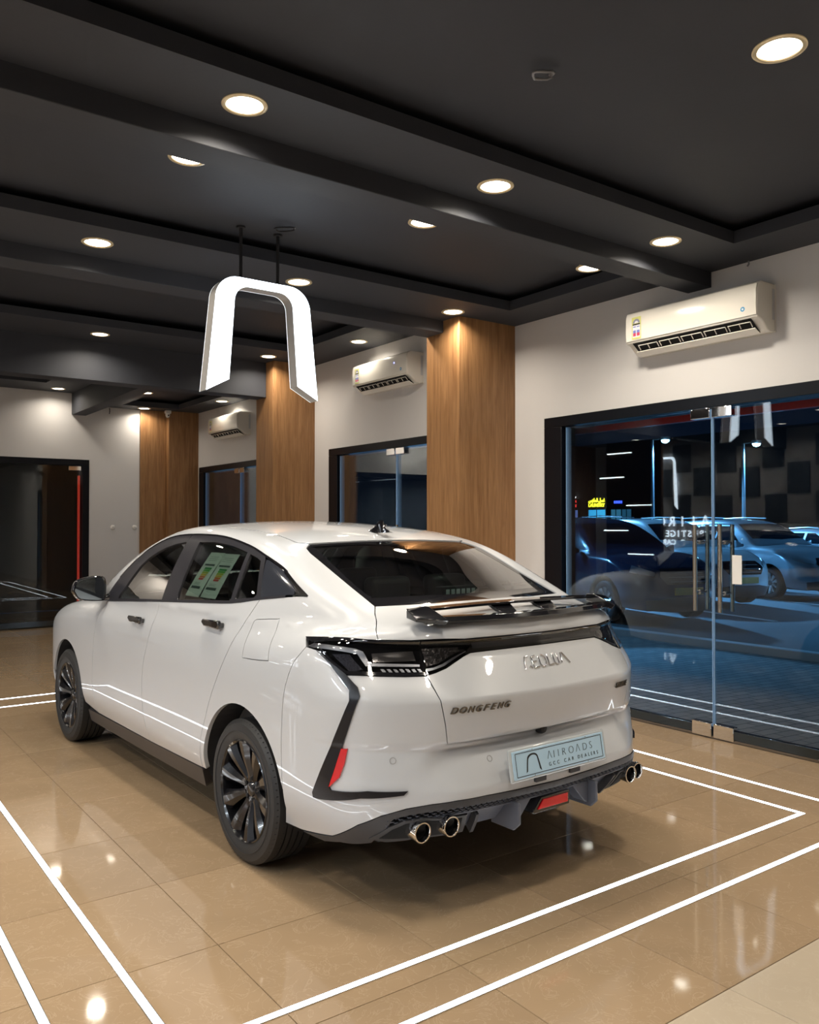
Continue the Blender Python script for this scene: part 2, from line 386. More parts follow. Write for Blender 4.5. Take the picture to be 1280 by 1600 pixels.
# doors --------------------------------------------------------
def glass_door(i,y0,y1,joint,full=True):
    """door set in right wall between y0..y1, leaves meet at joint"""
    f=struct(thing('door_%d'%i,None,None,(XW,joint,0)))
    H=2.345; jl=y1-.24
    MB().box(-.012,.20,y0-joint,y1-joint,H,DZ).box(-.012,.16,y1-joint-.20,y1-joint,0,H).box(-.012,.16,y0-joint,y0-joint+.03,0,H).build('door_frame',M['blackframe'],f,bevel=.003)
    MB().box(.0,.05,y0-joint+.03,y1-joint-.2,.0,.022).build('threshold',M['darkchrome'],f,bevel=.003)
    for s in (-1,1):
        a0,a1=(.006,(jl-joint)) if s>0 else (y0+.03-joint,-.006)
        lf=MB().box(.006,.018,a0,a1,.085,H-.012).build('glass_leaf',M['glasspane'],f)
        lf_edge=MB().box(.0045,.0195,a0-.0012 if s>0 else a1-.002,(a0+.002) if s>0 else a1+.0012,.085,H-.012).box(.0045,.0195,(a1-.002) if s>0 else a0-.001,(a1+.001) if s>0 else a0+.002,.085,H-.012).build('glass_edge',M['edgeblue'],lf)
        # bottom rail + patch fittings
        MB().box(-.008,.032,a0,a1,.024,.086).build('bottom_rail',M['railsteel'],f,bevel=.003)
        pa,pb=(a0+.003,a0+.16) if s>0 else (a1-.16,a1-.003)
        MB().box(-.016,.040,pa,pb,.012,.108).build('floor_patch_fitting',M['chrome'],f,bevel=.004)
        MB().box(-.016,.040,pa,pb,H-.075,H-.004).build('top_patch_fitting',M['chrome'],f,bevel=.004)
        hy=.10*s
        for x in (-.062,.088):
            h=MB().tube([(x,hy,.90),(x,hy,1.512)],.0155,n=16).build('pull_handle',M['handle'],f,smooth=40)
        for z in (1.03,1.385):
            MB().tube([(-.062,hy,z),(.088,hy,z)],.008,n=10).lathe([(0,-.012),(.016,-.012),(.016,.03),(0,.03)],(.0,hy,z),axis='x',n=16).build('handle_standoff',M['steel'],f,smooth=40)
    return f
M['edgeblue']=pm('pale_blue_glass_edge',(.30,.48,.72),.2,emit=(.25,.45,.8),es=.03)  # faint blue glow put into the edge, which is no lamp
M['handle']=pm('satin_bronze_steel',(.55,.50,.42),.25,metal=1)
M['railsteel']=pm('rail_steel_painted_reflection',(.10,.14,.20),.10,metal=1)  # blue of the reflected street is put into the steel colour
glass_door(1,2.12,5.17,3.53); glass_door(2,6.03,8.82,7.41); glass_door(3,9.86,12.90,11.37)
bx=MB().box(-.006,.0,-.036,.036,-.1,.1).build('lock_cover',M['plastic_w'])
bx.location=(0,0,0); bx.location=(XW-.001,3.335,1.2); tag(bx,'small white card stuck on the glass door right of the pull handles','card')
# far door
f=struct(thing('door_4',None,None,(fdx1,YF,0)))
MB().box(-.10,0,-.012,.16,0,fdz-.09).box(fdx0-fdx1,0,-.012,.16,fdz-.09,fdz).box(fdx0-fdx1,fdx0-fdx1+.1,-.012,.16,0,fdz-.09).build('door_frame',M['blackframe'],f,bevel=.003)
for a_,b_ in ((-1.62,-.10),(-3.27,-1.64)):
    MB().box(a_,b_,.006,.018,.10,fdz-.10).build('glass_leaf',M['glasspane'],f)
    MB().box(a_,b_,-.008,.03,.02,.10).build('bottom_rail',M['railsteel'],f,bevel=.003)
MB().box(-.30,-.12,-.014,.04,fdz-.165,fdz-.10).build('top_patch_fitting',M['chrome'],f,bevel=.003)
r=tag(MB().box(-.014,.014,-.02,.02,0,2.25).build('red_door_edge',pm('red_edge',(.60,.045,.02),.4,emit=(1,.06,.02),es=.25)),'thin red vertical trim behind the far glass door','trim'); r.location=(3.435,YF+.06,.0)  # slight red glow put into the trim, no lamp in it
# dark lobby beyond far door
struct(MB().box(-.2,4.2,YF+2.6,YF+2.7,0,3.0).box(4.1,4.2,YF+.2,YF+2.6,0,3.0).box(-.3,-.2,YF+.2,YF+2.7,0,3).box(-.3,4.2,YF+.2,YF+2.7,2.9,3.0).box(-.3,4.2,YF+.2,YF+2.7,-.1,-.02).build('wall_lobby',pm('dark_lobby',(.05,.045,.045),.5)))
# air conditioners ---------------------------------------------
def ac(yc,z0,L,label,blue=True,sticker=True):
    """wall unit: local x out of wall toward room is -X; built facing -X, centre at yc"""
    r=thing('air_conditioner',label,'air conditioner',(XW,yc,z0),0,'split air conditioners on the right wall')
    H=.325; h=L/2
    prof=[(0,0.02),(-.06,.0),(-.135,.0),(-.17,.035),(-.205,.075),(-.212,.15),(-.21,.25),(-.195,.305),(-.16,H),(0,H)]
    # body with recessed outlet: end caps + shell
    body=[(0,.012),(-.05,.0),(-.09,.012),(-.16,.068),(-.205,.082),(-.213,.15),(-.211,.26),(-.198,.30),(-.165,H),(0,H)]
    mb=MB().prism([(x,z) for x,z in body],-h,h,'y')
    mb.build('housing',M['acw'],r,bevel=.006,smooth=40)
    fp=[(-.2145,.094),(-.2185,.16),(-.2165,.262),(-.203,.305),(-.196,.300),(-.206,.26),(-.208,.16),(-.204,.094)]
    MB().prism(fp,-h+.004,h-.004,'y').build('front_panel',M['acw'],r,bevel=.003,smooth=40)
    # outlet slot
    MB().prism([(-.085,.004),(-.198,.0835),(-.200,.078),(-.088,-.002)],-h+.055,h-.055,'y').build('outlet_cavity',M['void'],r)
    # louvre (open flap) and little frames
    MB().prism([(-.085,.0),(-.088,-.006),(-.150,.020),(-.148,.026)],-h+.055,h-.055,'y').build('louvre_flap',M['acw'],r,bevel=.001)
    n=5
    for k in range(n):
        a0=-h+.07+k*(L-.14)/n; a1=a0+(L-.14)/n-.022
        t=.0035
        def q(u,v): # u along slot 0..1 between flap and panel
            return (-.150+(-.192+.150)*u, .030+(.074-.030)*u)
        mb=MB()
        P0=q(.05,0); P1=q(.72,0)
        for (ya,yb,pa,pb) in ((a0,a1,P1,P1),(a0,a0,P0,P1),(a1,a1,P0,P1),((a0+a1)/2,(a0+a1)/2,P0,P1)):
            mb.tube([(pa[0],ya,pa[1]),(pb[0],yb,pb[1])] if ya!=yb or pa!=pb else [(pa[0],a0,pa[1]),(pa[0],a1,pa[1])],t,n=5)
        mb.build('outlet_vane',M['acw'],r)
    # side label, wall plate
    MB().box(-.035,-.004,-h-.0015,-h,.085,.29).build('side_rating_label',pm('pale_label',(.55,.56,.58),.5),r)
    MB().box(-.006,0,-h-.006,h+.006,.004,H-.004).build('wall_plate',M['acw'],r)
    if sticker:
        s=thing('energy_label',None,None,(-.2195,h-.115,.115),parent=r) if False else None
        yb=h-.105; x=-.2192
        mb=MB()
        def rect(y0,y1,z0_,z1_,mi,dx=0): mb.add([(x-dx,y1,z0_),(x-dx,y0,z0_),(x-dx,y0,z1_),(x-dx,y1,z1_)],[(0,1,2,3)],mi)
        rect(yb-.042,yb+.042,.105,.268,0)
        rect(yb-.034,yb+.034,.118,.215,1,.0004)
        pts=[(x-.0005,yb+.032*math.cos(PI*k/12),.222+.032*math.sin(PI*k/12)) for k in range(13)]; mb.add(pts,[tuple(range(13))],2)
        pts=[(x-.0008,yb+.017*math.cos(PI*k/12),.222+.017*math.sin(PI*k/12)) for k in range(13)]; mb.add(pts,[tuple(range(13))],1)
        rect(yb-.034,yb+.034,.208,.218,3,.0008)
        for yy in (yb-.017,yb+.017):
            rect(yy-.013,yy+.013,.192,.199,4,.0008); rect(yy-.013,yy+.013,.150,.170,4,.0008); rect(yy-.013,yy+.013,.126,.150,5,.0008)
        mb.build('energy_label',[pm('lbl_yellow',(.62,.62,.20),.5),pm('lbl_white',(.75,.75,.80),.5),pm('lbl_grey',(.25,.25,.35),.5),M['ink'],pm('lbl_blue',(.16,.20,.55),.5),pm('lbl_red',(.55,.05,.10),.5)],r,fixn=False)
    if blue:
        pts=[(-.2192,-h+.10+.016*math.cos(2*PI*k/16),.145+.016*math.sin(2*PI*k/16)) for k in range(16)]
        MB().add(pts,[tuple(range(15,-1,-1))]).add([(p[0]-.0004,-h+.10+(p[1]+h-.10)*.45,.145+(p[2]-.145)*.45) for p in pts],[tuple(range(15,-1,-1))],1).build('round_emblem',[pm('emblem_blue',(.05,.30,.55),.4),M['paper']],r,fixn=False)
    return r
M['acw']=pm('aircon_gloss_white',(.78,.75,.68),.18,coat=.5)
ac(3.582,2.785,1.07,'large white split air conditioner above the big glass door, nearest of three')
a2=ac(7.44,2.975,1.04,'middle white split air conditioner between the two wood columns, blue light on its front')
MB().lathe([(0,0),(.008,0),(.008,.002)],(-.221,-.30,.225),axis='x',n=12).build('display_light',emis('blue_led',(.25,.3,1),3),a2)
ac(11.53,2.80,1.04,'farthest white split air conditioner, near the corner column',blue=False)
# small fixtures -----------------------------------------------
r=thing('security_camera','small white security camera at the top of the corner column','camera',(4.72,12.93,C3))
MB().box(-.045,.045,-.045,.03,-.05,0).build('mount_box',M['plastic_w'],r,bevel=.008)
MB().lathe([(0,-.115),(.022,-.108),(.034,-.085),(.036,-.05)],n=20).build('lens_housing',M['plastic_w'],r,smooth=50)
MB().lathe([(0,-.008),(.012,-.006),(.012,0)],(0,-.036,-.08),axis='y',n=12).build('lens',M['black'],r)
for x,l in ((3.924,'round white wall socket cover on the far wall, left one'),(4.262,'round white wall socket cover on the far wall, right one')):
    r=thing('socket_cover',l,'wall socket',(x,YF,1.47)); MB().lathe([(0,-.014),(.026,-.013),(.036,-.006),(.038,0)],axis='y',n=24).build('cover_plate',M['plastic_w'],r,smooth=50)
    MB().lathe([(0,-.0155),(.005,-.015),(.005,-.0135)],axis='y',n=10).build('centre_screw',M['plastic_g'],r)
def cable_loop(x,y,z,label,s=.055,col='black'):
    r=thing('ceiling_cable_loop',label,'cable',(x,y,z))
    pts=[(s*math.cos(math.radians(a))*1.2+.01*math.sin(a),s*math.sin(math.radians(a))*.9,-.012-.03*abs(math.sin(math.radians(a/2)))) for a in range(20,330,20)]
    MB().tube([(pts[0][0],pts[0][1],0)]+pts,.006,n=8).build('cable',M[col],r,smooth=60)
    MB().lathe([(.012,0),(.012,-.006),(0,-.006)],(pts[0][0],pts[0][1],0),n=12).build('grommet',M['plastic_g'],r)
cable_loop(2.53,2.50,3.44,'loop of loose cable hanging from the nearest ceiling recess','_' and .045,'plastic_g')
cable_loop(2.52,4.80,3.44,'black cable loop on the ceiling above the hanging sign')
r=thing('cable_stub','tiny black cable stub at the ceiling edge of the far white wall','cable',(3.86,YF-.03,3.30)); MB().tube([(0,0,0),(.003,0,-.05),(0,.01,-.09)],.006,n=8).build('cable',M['black'],r)
r=thing('cable_stub','tiny cable stub at the top of the right wall beside the nearest beam','cable',(XW-.02,3.225,C1)); MB().tube([(0,0,0),(.003,0,-.02),(0,.01,-.035)],.006,n=8).build('cable',M['plastic_g'],r)
# left wall: chequer panels, halo-lit sign, light-bar screen (seen mirrored in the glass) ------
pn=MB().box(-.012,.012,-.24,.24,-.32,.32).mesh('wall_panel',pm('charcoal_panel',(.10,.115,.14),.4))
for k,(y,z) in enumerate([(11.9,3.05),(11.35,2.5),(10.75,3.0),(10.85,1.86),(10.2,2.45),(9.65,3.05),(9.6,1.85),(9.1,2.5),(11.9,1.9),(8.5,1.9),(8.5,3.05),(12.4,2.5),(7.4,2.4),(6.8,1.8),(6.2,2.4)]):
    o=bpy.data.objects.new('wall_panel',pn); COL.objects.link(o); o.location=(XL+.012,y,z-.02); o.parent=wl
sg=thing('wall_sign','halo-lit arch emblem and lettering on the left wall, seen mirrored in the glass door','sign',(XL,12.3,1.6))
M['halo']=emis('halo_letter',(.85,.93,1),7.0)
def wall_text(body,y,z,size,mat,sp=1.5):
    t=text_mb(body,size,.006,0,sp)
    xform(t,lambda a,b,c:(.03+c,a*1.0,b)); return t,y,z
def sign_row(body,y0,pitch,z,size):
    for k,ch in enumerate(body):
        if ch==' ': continue
        t=text_mb(ch,size,.006,.004,1.0); xs_=[v[0] for v in t.v]; c=(min(xs_)+max(xs_))/2
        xform(t,lambda a,b,c_:(.03+c_,y0+pitch*k+a-c,z+b)); t.build('letter',M['halo'],sg,fixn=False)
sign_row('ΛIIROΛDS',11.28-12.3,.30,1.48-1.6,.32)
sign_row('PRESTIGE',11.24-12.3,.15,1.235-1.6,.21)
sign_row('GCC CAR DEALERS',11.60-12.3,.13,1.05-1.6,.17)
Lo,Ro,Li,Ri=arch(.30,.22,1.5,1.45,.27,.36,.13,.10)
mb=MB(); arch_faces(mb,.02,.05,Lo+Ro,Li+Ri); xform(mb,lambda a,b,c:(b,a,c)); mb.build('arch_emblem',M['halo'],sg)
sc=thing('wood_screen','dark wood screen with short horizontal light bars, seen mirrored in the glass door','screen',(-4.8,12.35,0))
MB().box(-.04,.04,-.80,.74,0,3.40).build('screen_panel',M['darkwood'],sc)
mbar=emis('light_bar',(.85,.97,1),9.0)
for dy,z in ((.40,3.15),(.62,2.60),(-.15,1.95),(.50,1.38),(-.2,.85)):
    MB().box(.04,.055,dy-.40,dy+.30,z-.012,z+.012).build('light_bar',mbar,sc)
# outside of doors: red fascia strip
r=tag(MB().box(XW+.45,XW+.50,1.5,5.4,2.33,2.42).build('red_fascia_strip',M['red']),'red strip under the canopy outside the big glass door','strip')

# cool white tube pendants in the left part of the showroom (mirrored in the car's side windows)
def tube_lamp(x,y,z,L,label,rz=0):
    r=thing('tube_pendant',label,'pendant lamp',(x,y,z),rz)
    MB().box(-L/2,L/2,-.02,.02,0,.03).build('tube_housing',M['plastic_w'],r,bevel=.004)
    MB().box(-L/2+.01,L/2-.01,-.016,.016,-.012,-.001).build('tube_diffuser',M['tubeface'],r)
    for q in (-L/2+.15,L/2-.15): MB().tube([(q,0,.03),(q,0,C1-z)],.003,n=6).build('suspension_wire',M['steel'],r)
    l=bpy.data.lights.new('tube_beam','AREA'); l.shape='RECTANGLE'; l.size=L-.05; l.size_y=.03; l.energy=TUBE_W; l.color=(.82,.91,1)
    o=bpy.data.objects.new('lamp',l); COL.objects.link(o); o.parent=r; o.location=(0,0,-.016)
M['tubeface']=emis('cool_tube_diffuser',(.88,.95,1),6)
for k,(x,y,l_) in enumerate(((-2.9,1.2,'nearest of the inner row'),(-2.9,3.2,'middle of the inner row'),(-2.9,5.0,'farthest of the inner row'),(-4.6,2.2,'nearer one of the outer row'),(-4.6,4.2,'farther one of the outer row'))):
    tube_lamp(x,y,2.95,1.5,'cool white tube lamp over the showroom, '+l_,PI/2)
# ================================================================ CAR SURFACE
def cs(xs,ys):
    xs=np.array(xs,float); ys=np.array(ys,float); n=len(xs); h=np.diff(xs)
    A=np.zeros((n,n)); r=np.zeros(n); A[0,0]=A[-1,-1]=1
    for i in range(1,n-1):
        A[i,i-1]=h[i-1]; A[i,i]=2*(h[i-1]+h[i]); A[i,i+1]=h[i]
        r[i]=6*((ys[i+1]-ys[i])/h[i]-(ys[i]-ys[i-1])/h[i-1])
    m=np.linalg.solve(A,r)
    # tabulate for speed
    tx=np.linspace(xs[0],xs[-1],600); k=np.clip(np.searchsorted(xs,tx)-1,0,n-2)
    a=(xs[k+1]-tx); b=(tx-xs[k]); hh=h[k]
    ty=(m[k]*a**3+m[k+1]*b**3)/(6*hh)+(ys[k]/hh-m[k]*hh/6)*a+(ys[k+1]/hh-m[k+1]*hh/6)*b
    sl0=(ty[1]-ty[0])/(tx[1]-tx[0]); sl1=(ty[-1]-ty[-2])/(tx[-1]-tx[-2])
    def f(x):
        y=np.interp(x,tx,ty)
        return y+np.where(x<tx[0],(x-tx[0])*sl0,0)+np.where(x>tx[-1],(x-tx[-1])*sl1,0)
    return f
def pl(xs,ys,w=.012):
    xs=np.array(xs,float); ys=np.array(ys,float)
    s0=(ys[1]-ys[0])/(xs[1]-xs[0]); s1=(ys[-1]-ys[-2])/(xs[-1]-xs[-2])
    def g(x): return np.interp(x,xs,ys)+np.where(x<xs[0],(x-xs[0])*s0,0)+np.where(x>xs[-1],(x-xs[-1])*s1,0)
    tx=np.linspace(xs[0]-.3,xs[-1]+.3,1600); ty=sum(g(tx+o*w) for o in np.linspace(-1,1,9))/9
    return lambda x: np.interp(x,tx,ty)
def smax(a,b,r):
    h=np.maximum(r-np.abs(a-b),0); return np.maximum(a,b)+h*h/(4*r)
def smin(a,b,r): return -smax(-a,-b,r)
W_=cs([-1.0,-.955,-.88,-.79,-.62,-.4,0,1,2,2.7,3.0,3.3,3.55],[.60,.66,.755,.825,.875,.895,.905,.905,.902,.895,.882,.81,.62])
D_=cs([.15,.30,.36,.50,.75,.84,.95,1.03,1.10,1.2],[-.09,-.035,-.014,0,0,-.002,-.014,-.032,-.055,-.10])
G_=cs([0,.3,.567,.66,.76,.83,.88,.92],[0,.015,.068,.12,.195,.285,.42,.6])
Y0_=pl([.15,.26,.30,.36,.44,.50,.56,.650,.663,.672,.84,.99,1.045,1.055,1.13,1.165],[-.80,-.93,-.97,-1.02,-1.075,-1.075,-1.05,-1.005,-1.005,-1.042,-1.082,-.985,-.97,-.985,-1.0,-.95],.007)
Y1_=pl([.15,.26,.30,.36,.44,.50,.56,.655,.84,.99,1.045,1.055,1.13,1.165],[-.80,-.93,-.97,-1.02,-1.075,-1.075,-1.065,-1.055,-1.075,-.985,-.97,-.985,-1.0,-.95],.007)
YF_=cs([.15,.3,.45,.6,.75,.85,.95],[3.50,3.60,3.63,3.62,3.58,3.48,3.30])
def make_F(top=None,roof=None,gb=None,clip=-.74,squash=1.0):
    TC=cs(*(top or ([-1.05,-.95,-.6,-.2,.5,1.2,1.8,2.2,2.6,3.0,3.3,3.6],[1.135,1.150,1.168,1.168,1.15,1.11,1.07,1.05,1.025,.97,.875,.70])))
    TK=cs([-1,0,1,2,3,3.6],[.055,.05,.035,.025,.025,.03])
    ZC=cs(*(roof or ([-1.2,-.9,-.584,-.3,.06,.3,.7,1.0,1.3,1.6,1.9,2.3,2.8],[.93,1.058,1.188,1.297,1.432,1.482,1.521,1.533,1.518,1.452,1.325,1.105,.83])))
    GB=cs(*(gb or ([-1.0,-.6,-.3,0,.4,1.0,1.5,2.0,2.6],[.60,.71,.792,.843,.862,.866,.86,.835,.74])))
    def F(P):
        x=np.abs(P[:,0]); y=P[:,1]; z=P[:,2]
        xc=np.interp(z,[.46,.66],[.64,.47]); t=np.clip((x-xc)/.13,0,1); amp=1-.65*t*t*(3-2*t)
        y0=amp*Y0_(z)+(1-amp)*Y1_(z)
        c=np.interp(z,[.35,.55,.8,1.0],[.7,.95,1.0,1.25])
        low=smax(x-(W_(y)+D_(z)),(y0+c*G_(x)-y)*.9,.05)
        low=smax(low,y-(YF_(z)-.34*(x/.85)**3),.08)
        low=smax(low,z-(TC(y)-TK(y)*x**2/.36),.11)
        low=np.maximum(low,.16-z)
        zz=np.maximum(z-1.08,-.004); g=smax((x-(GB(y)-.36*zz-.4*zz**2))*.9,(z-(ZC(y)-.032*x**2/.36))*.9,.07)
        g=np.maximum(g,.9-z); g=smax(g,clip-y,.03)
        return smin(low,g,.045)
    return F
def grad(P,F,e=2e-3):
    g=np.stack([F(P+np.eye(3)[i]*e)-F(P-np.eye(3)[i]*e) for i in range(3)],1)
    return g/np.maximum(np.linalg.norm(g,axis=1,keepdims=True),1e-9)
def solve(A,B,F,n=90):
    A=np.atleast_2d(A).astype(float);B=np.atleast_2d(B).astype(float); A=A+0*B; B=B+0*A
    lo=np.zeros(len(A)); hi=np.ones(len(A)); found=np.zeros(len(A),bool); prev=np.zeros(len(A))
    for i in range(1,n+1):
        t=i/n; f=F(A+(B-A)*t); m=(f<0)&~found
        lo[m]=prev[m]; hi[m]=t; found|=m; prev=np.where(found,prev,t)
        if found.all(): break
    for _ in range(20):
        mid=(lo+hi)/2; f=F(A+(B-A)*mid[:,None]); ins=f<0
        hi=np.where(ins,mid,hi); lo=np.where(ins,lo,mid)
    return A+(B-A)*hi[:,None]
def crv(pts,n=6):
    """Catmull-Rom through pts (list of tuples)"""
    P=[np.array(p,float) for p in pts]; P=[2*P[0]-P[1]]+P+[2*P[-1]-P[-2]]; o=[]
    for i in range(1,len(P)-2):
        for k in range(n):
            t=k/n; o.append(tuple(.5*((2*P[i])+(P[i+1]-P[i-1])*t+(2*P[i-1]-5*P[i]+4*P[i+1]-P[i+2])*t*t+(3*P[i]-P[i-1]-3*P[i+1]+P[i+2])*t**3)))
    return o+[tuple(P[-2])]
def inpoly(q,poly):
    x,y=q[:,0],q[:,1]; r=np.zeros(len(q),bool); n=len(poly)
    for i in range(n):
        x0,y0=poly[i]; x1,y1=poly[(i+1)%n]
        if y0==y1: continue
        c=((y0>y)!=(y1>y))&(x<(x1-x0)*(y-y0)/(y1-y0)+x0); r^=c
    return r
class Body:
    def __init__(s,F,root,res=.026): s.F=F; s.root=root; s.res=res
    def sd(s,L,sgn=-1): L=np.array(L,float); return solve(np.c_[np.full(len(L),1.25*sgn),L],np.c_[np.zeros(len(L)),L],s.F)
    def rr(s,L): L=np.array(L,float); return solve(np.c_[L[:,0],np.full(len(L),-1.5),L[:,1]],np.c_[L[:,0],np.full(len(L),.5),L[:,1]],s.F)
    def ff(s,L): L=np.array(L,float); return solve(np.c_[L[:,0],np.full(len(L),4.2),L[:,1]],np.c_[L[:,0],np.full(len(L),1.5),L[:,1]],s.F)
    def tt(s,L): L=np.array(L,float); return solve(np.c_[L,np.full(len(L),1.9)],np.c_[L,np.full(len(L),.5)],s.F)
    def data(s,outline,n,c0,holes=(),off=0,thick=.014,gap=.0018,res=None):
        res=res or s.res; c0=np.array(c0,float); n=np.array(n,float); n/=np.linalg.norm(n)
        e1=np.cross([0,0,1.],n); 
        if np.linalg.norm(e1)<.1: e1=np.array([1.,0,0])
        e1/=np.linalg.norm(e1); e2=np.cross(n,e1)
        def fwd(P):
            d=P-c0; d=d/np.linalg.norm(d,axis=1,keepdims=True); ct=np.clip(d@n,-1,1); th=np.arccos(ct); a=d@e1;b=d@e2; h=np.hypot(a,b)+1e-12
            return np.c_[th*a/h,th*b/h]
        def inv(Q):
            th=np.hypot(Q[:,0],Q[:,1])+1e-12; u=np.sin(th)/th
            return n*np.cos(th)[:,None]+e1*(Q[:,0]*u)[:,None]+e2*(Q[:,1]*u)[:,None]
        O3=np.array(outline,float); dist=np.median(np.linalg.norm(O3-c0,axis=1))
        def ring(P,sign):
            P=np.array(P,float); Q=[];m=len(P)
            for i in range(m):
                a,b=P[i],P[(i+1)%m]; k=max(1,int(math.ceil(np.linalg.norm(b-a)/(res*.8))))
                for j in range(k): Q.append(a+(b-a)*j/k)
            Q=np.array(Q); q=fwd(Q); dl=np.linalg.norm(Q-c0,axis=1)
            keep=[0]
            for i in range(1,len(q)):
                if np.linalg.norm(q[i]-q[keep[-1]])>2e-4: keep.append(i)
            q=q[keep]; dl=dl[keep]
            ar=np.sum(q[:,0]*np.roll(q[:,1],-1)-q[:,1]*np.roll(q[:,0],-1)); 
            if ar<0: q=q[::-1]; dl=dl[::-1]
            t=np.roll(q,-1,0)-q; t/=np.linalg.norm(t,axis=1,keepdims=True)+1e-12; nn=np.c_[-t[:,1],t[:,0]]; mm=nn+np.roll(nn,1,0); mm/=np.maximum(np.linalg.norm(mm,axis=1,keepdims=True),.5)
            return q+mm*sign*(gap/dl)[:,None]
        rings=[ring(outline,1)]+[ring(h,-1) for h in holes]
        g=res/dist; q0=rings[0]; lo=q0.min(0); hi=q0.max(0)
        gx,gy=np.meshgrid(np.arange(lo[0],hi[0],g),np.arange(lo[1],hi[1],g*.866)); gx[1::2]+=g/2; gp=np.c_[gx.ravel(),gy.ravel()]
        ins=inpoly(gp,rings[0])
        for r_ in rings[1:]: ins&=~inpoly(gp,r_)
        gp=gp[ins]
        for r_ in rings:
            if len(gp)==0: break
            d2=np.min(((gp[:,None,:]-r_[None])**2).sum(2),axis=1); gp=gp[d2>(.5*g)**2]
        allq=np.vstack(rings+[gp]); edges=[];o=0
        for r_ in rings:
            m=len(r_); edges+=[(o+i,o+(i+1)%m) for i in range(m)]; o+=m
        rv,re,rf,ov,oe,of=delaunay_2d_cdt([Vector(p) for p in allq],edges,[],0,1e-7)
        rq=np.array([tuple(v) for v in rv]); rf=np.array([tuple(f) for f in rf])
        cen=rq[rf].mean(1); ok=inpoly(cen,rings[0])
        for r_ in rings[1:]: ok&=~inpoly(cen,r_)
        rf=rf[ok]
        # orient CCW
        a,b,c=rq[rf[:,0]],rq[rf[:,1]],rq[rf[:,2]]; ar=(b[:,0]-a[:,0])*(c[:,1]-a[:,1])-(b[:,1]-a[:,1])*(c[:,0]-a[:,0]); 
        rf=rf[np.abs(ar)>1e-12]; ar=ar[np.abs(ar)>1e-12]; rf[ar<0]=rf[ar<0][:,::-1]
        d=inv(rq); P=solve(c0+d*2.6,c0+d*.05,s.F,n=130); N=grad(P,s.F); P=P+N*off
        faces=[tuple(f) for f in rf]; V=list(P); NN=list(N)
        if thick:
            cnt={}
            for f in faces:
                for i in range(3):
                    e=(f[i],f[(i+1)%3]); cnt[e]=1
            be=[e for e in cnt if (e[1],e[0]) not in cnt]
            mp={}
            def dup(i,inner,nrm):
                V.append(P[i]-(N[i]*thick if inner else 0)); NN.append(nrm); return len(V)-1
            outn={}
            for (i,j) in be:
                t=P[j]-P[i]; nr=np.cross(t,N[i]); l=np.linalg.norm(nr); nr=nr/l if l>1e-9 else N[i]
                for k in (i,j): outn[k]=outn.get(k,0)+nr
            for k,nr in outn.items():
                nr=nr/max(np.linalg.norm(nr),1e-9); mp[k]=(dup(k,0,nr),dup(k,1,nr))
            for (i,j) in be: faces.append((mp[j][0],mp[i][0],mp[i][1],mp[j][1]))
        return np.array(V),faces,np.array(NN)
    def obj(s,name,D,mat,parent=None,mirror=False):
        V,F_,N=D
        if mirror: V=V*[-1,1,1]; N=N*[-1,1,1]; F_=[f[::-1] for f in F_]
        me=bpy.data.meshes.new(name); me.from_pydata([tuple(v) for v in V],[],[tuple(int(i) for i in f) for f in F_]); me.materials.append(mat)
        me.shade_smooth(); me.normals_split_custom_set_from_vertices([tuple(n) for n in N])
        o=bpy.data.objects.new(name,me); COL.objects.link(o); o.parent=parent or s.root
        return o
    def panel(s,name,outline,n,c0,mat,both=False,parent=None,**k):
        D=s.data(outline,n,c0,**k); o=s.obj(name,D,mat,parent)
        if both: return o,s.obj(name,D,mat,parent,True)
        return o
    def strip(s,name,line,w,n,c0,mat,off=.003,thick=.005,both=False,parent=None,**k):
        """flat band of width w along a polyline lying on the surface"""
        L=np.array(line,float); N=grad(L,s.F); T=np.gradient(L,axis=0); B=np.cross(N,T); B/=np.linalg.norm(B,axis=1,keepdims=True)
        ww=np.array(w if hasattr(w,'__len__') else [w]*len(L))[:,None]/2
        return s.panel(name,np.vstack([L+B*ww,(L-B*ww)[::-1]]),n,c0,mat,both=both,parent=parent,off=off,thick=thick,gap=0,**k)
M['paint']=pm('pearl_white_car_paint',(.53,.55,.58),.30,coat=1.0,crough=.015,spec=.5)
M['gblack']=pm('piano_black',(.008,.008,.010),.07,coat=1.0,crough=.01)
M['satin']=pm('satin_black_trim',(.020,.020,.026),.34,spec=.25)
M['trimblack']=pm('dark_corner_trim',(.009,.009,.012),.24,spec=.35)
M['diff']=pm('grey_bumper_plastic',(.10,.108,.135),.42)
M['dgrey']=pm('dark_grey_plastic',(.040,.040,.044),.5)
M['carglass']=pane_mat('tinted_side_glass',(.50,.56,.53),1.52,2.2)
M['rearglass']=pane_mat('tinted_rear_glass',(.60,.70,.67),1.52,2.4)
M['lens']=pane_mat('smoked_lamp_lens',(.66,.66,.68),1.5,1.4)
M['tyre']=pm('tyre_rubber',(.018,.018,.019),.55,bump=.05,bs=90)
M['rim']=pm('gloss_black_alloy',(.008,.008,.010),.16,coat=.35)
M['redref']=pm('red_reflector',(.55,.0,.008),.15,coat=1,emit=(.8,0,.01),es=.04)
M['seat']=pm('black_leather',(.022,.021,.022),.42,bump=.1,bs=30)
M['trimgrey']=pm('grey_interior_plastic',(.07,.07,.072),.6)
M['headliner']=pm('grey_headliner_fabric',(.16,.155,.15),.9)
M['lampsilver']=pm('satin_silver_reflector',(.50,.52,.55),.33,metal=.8)
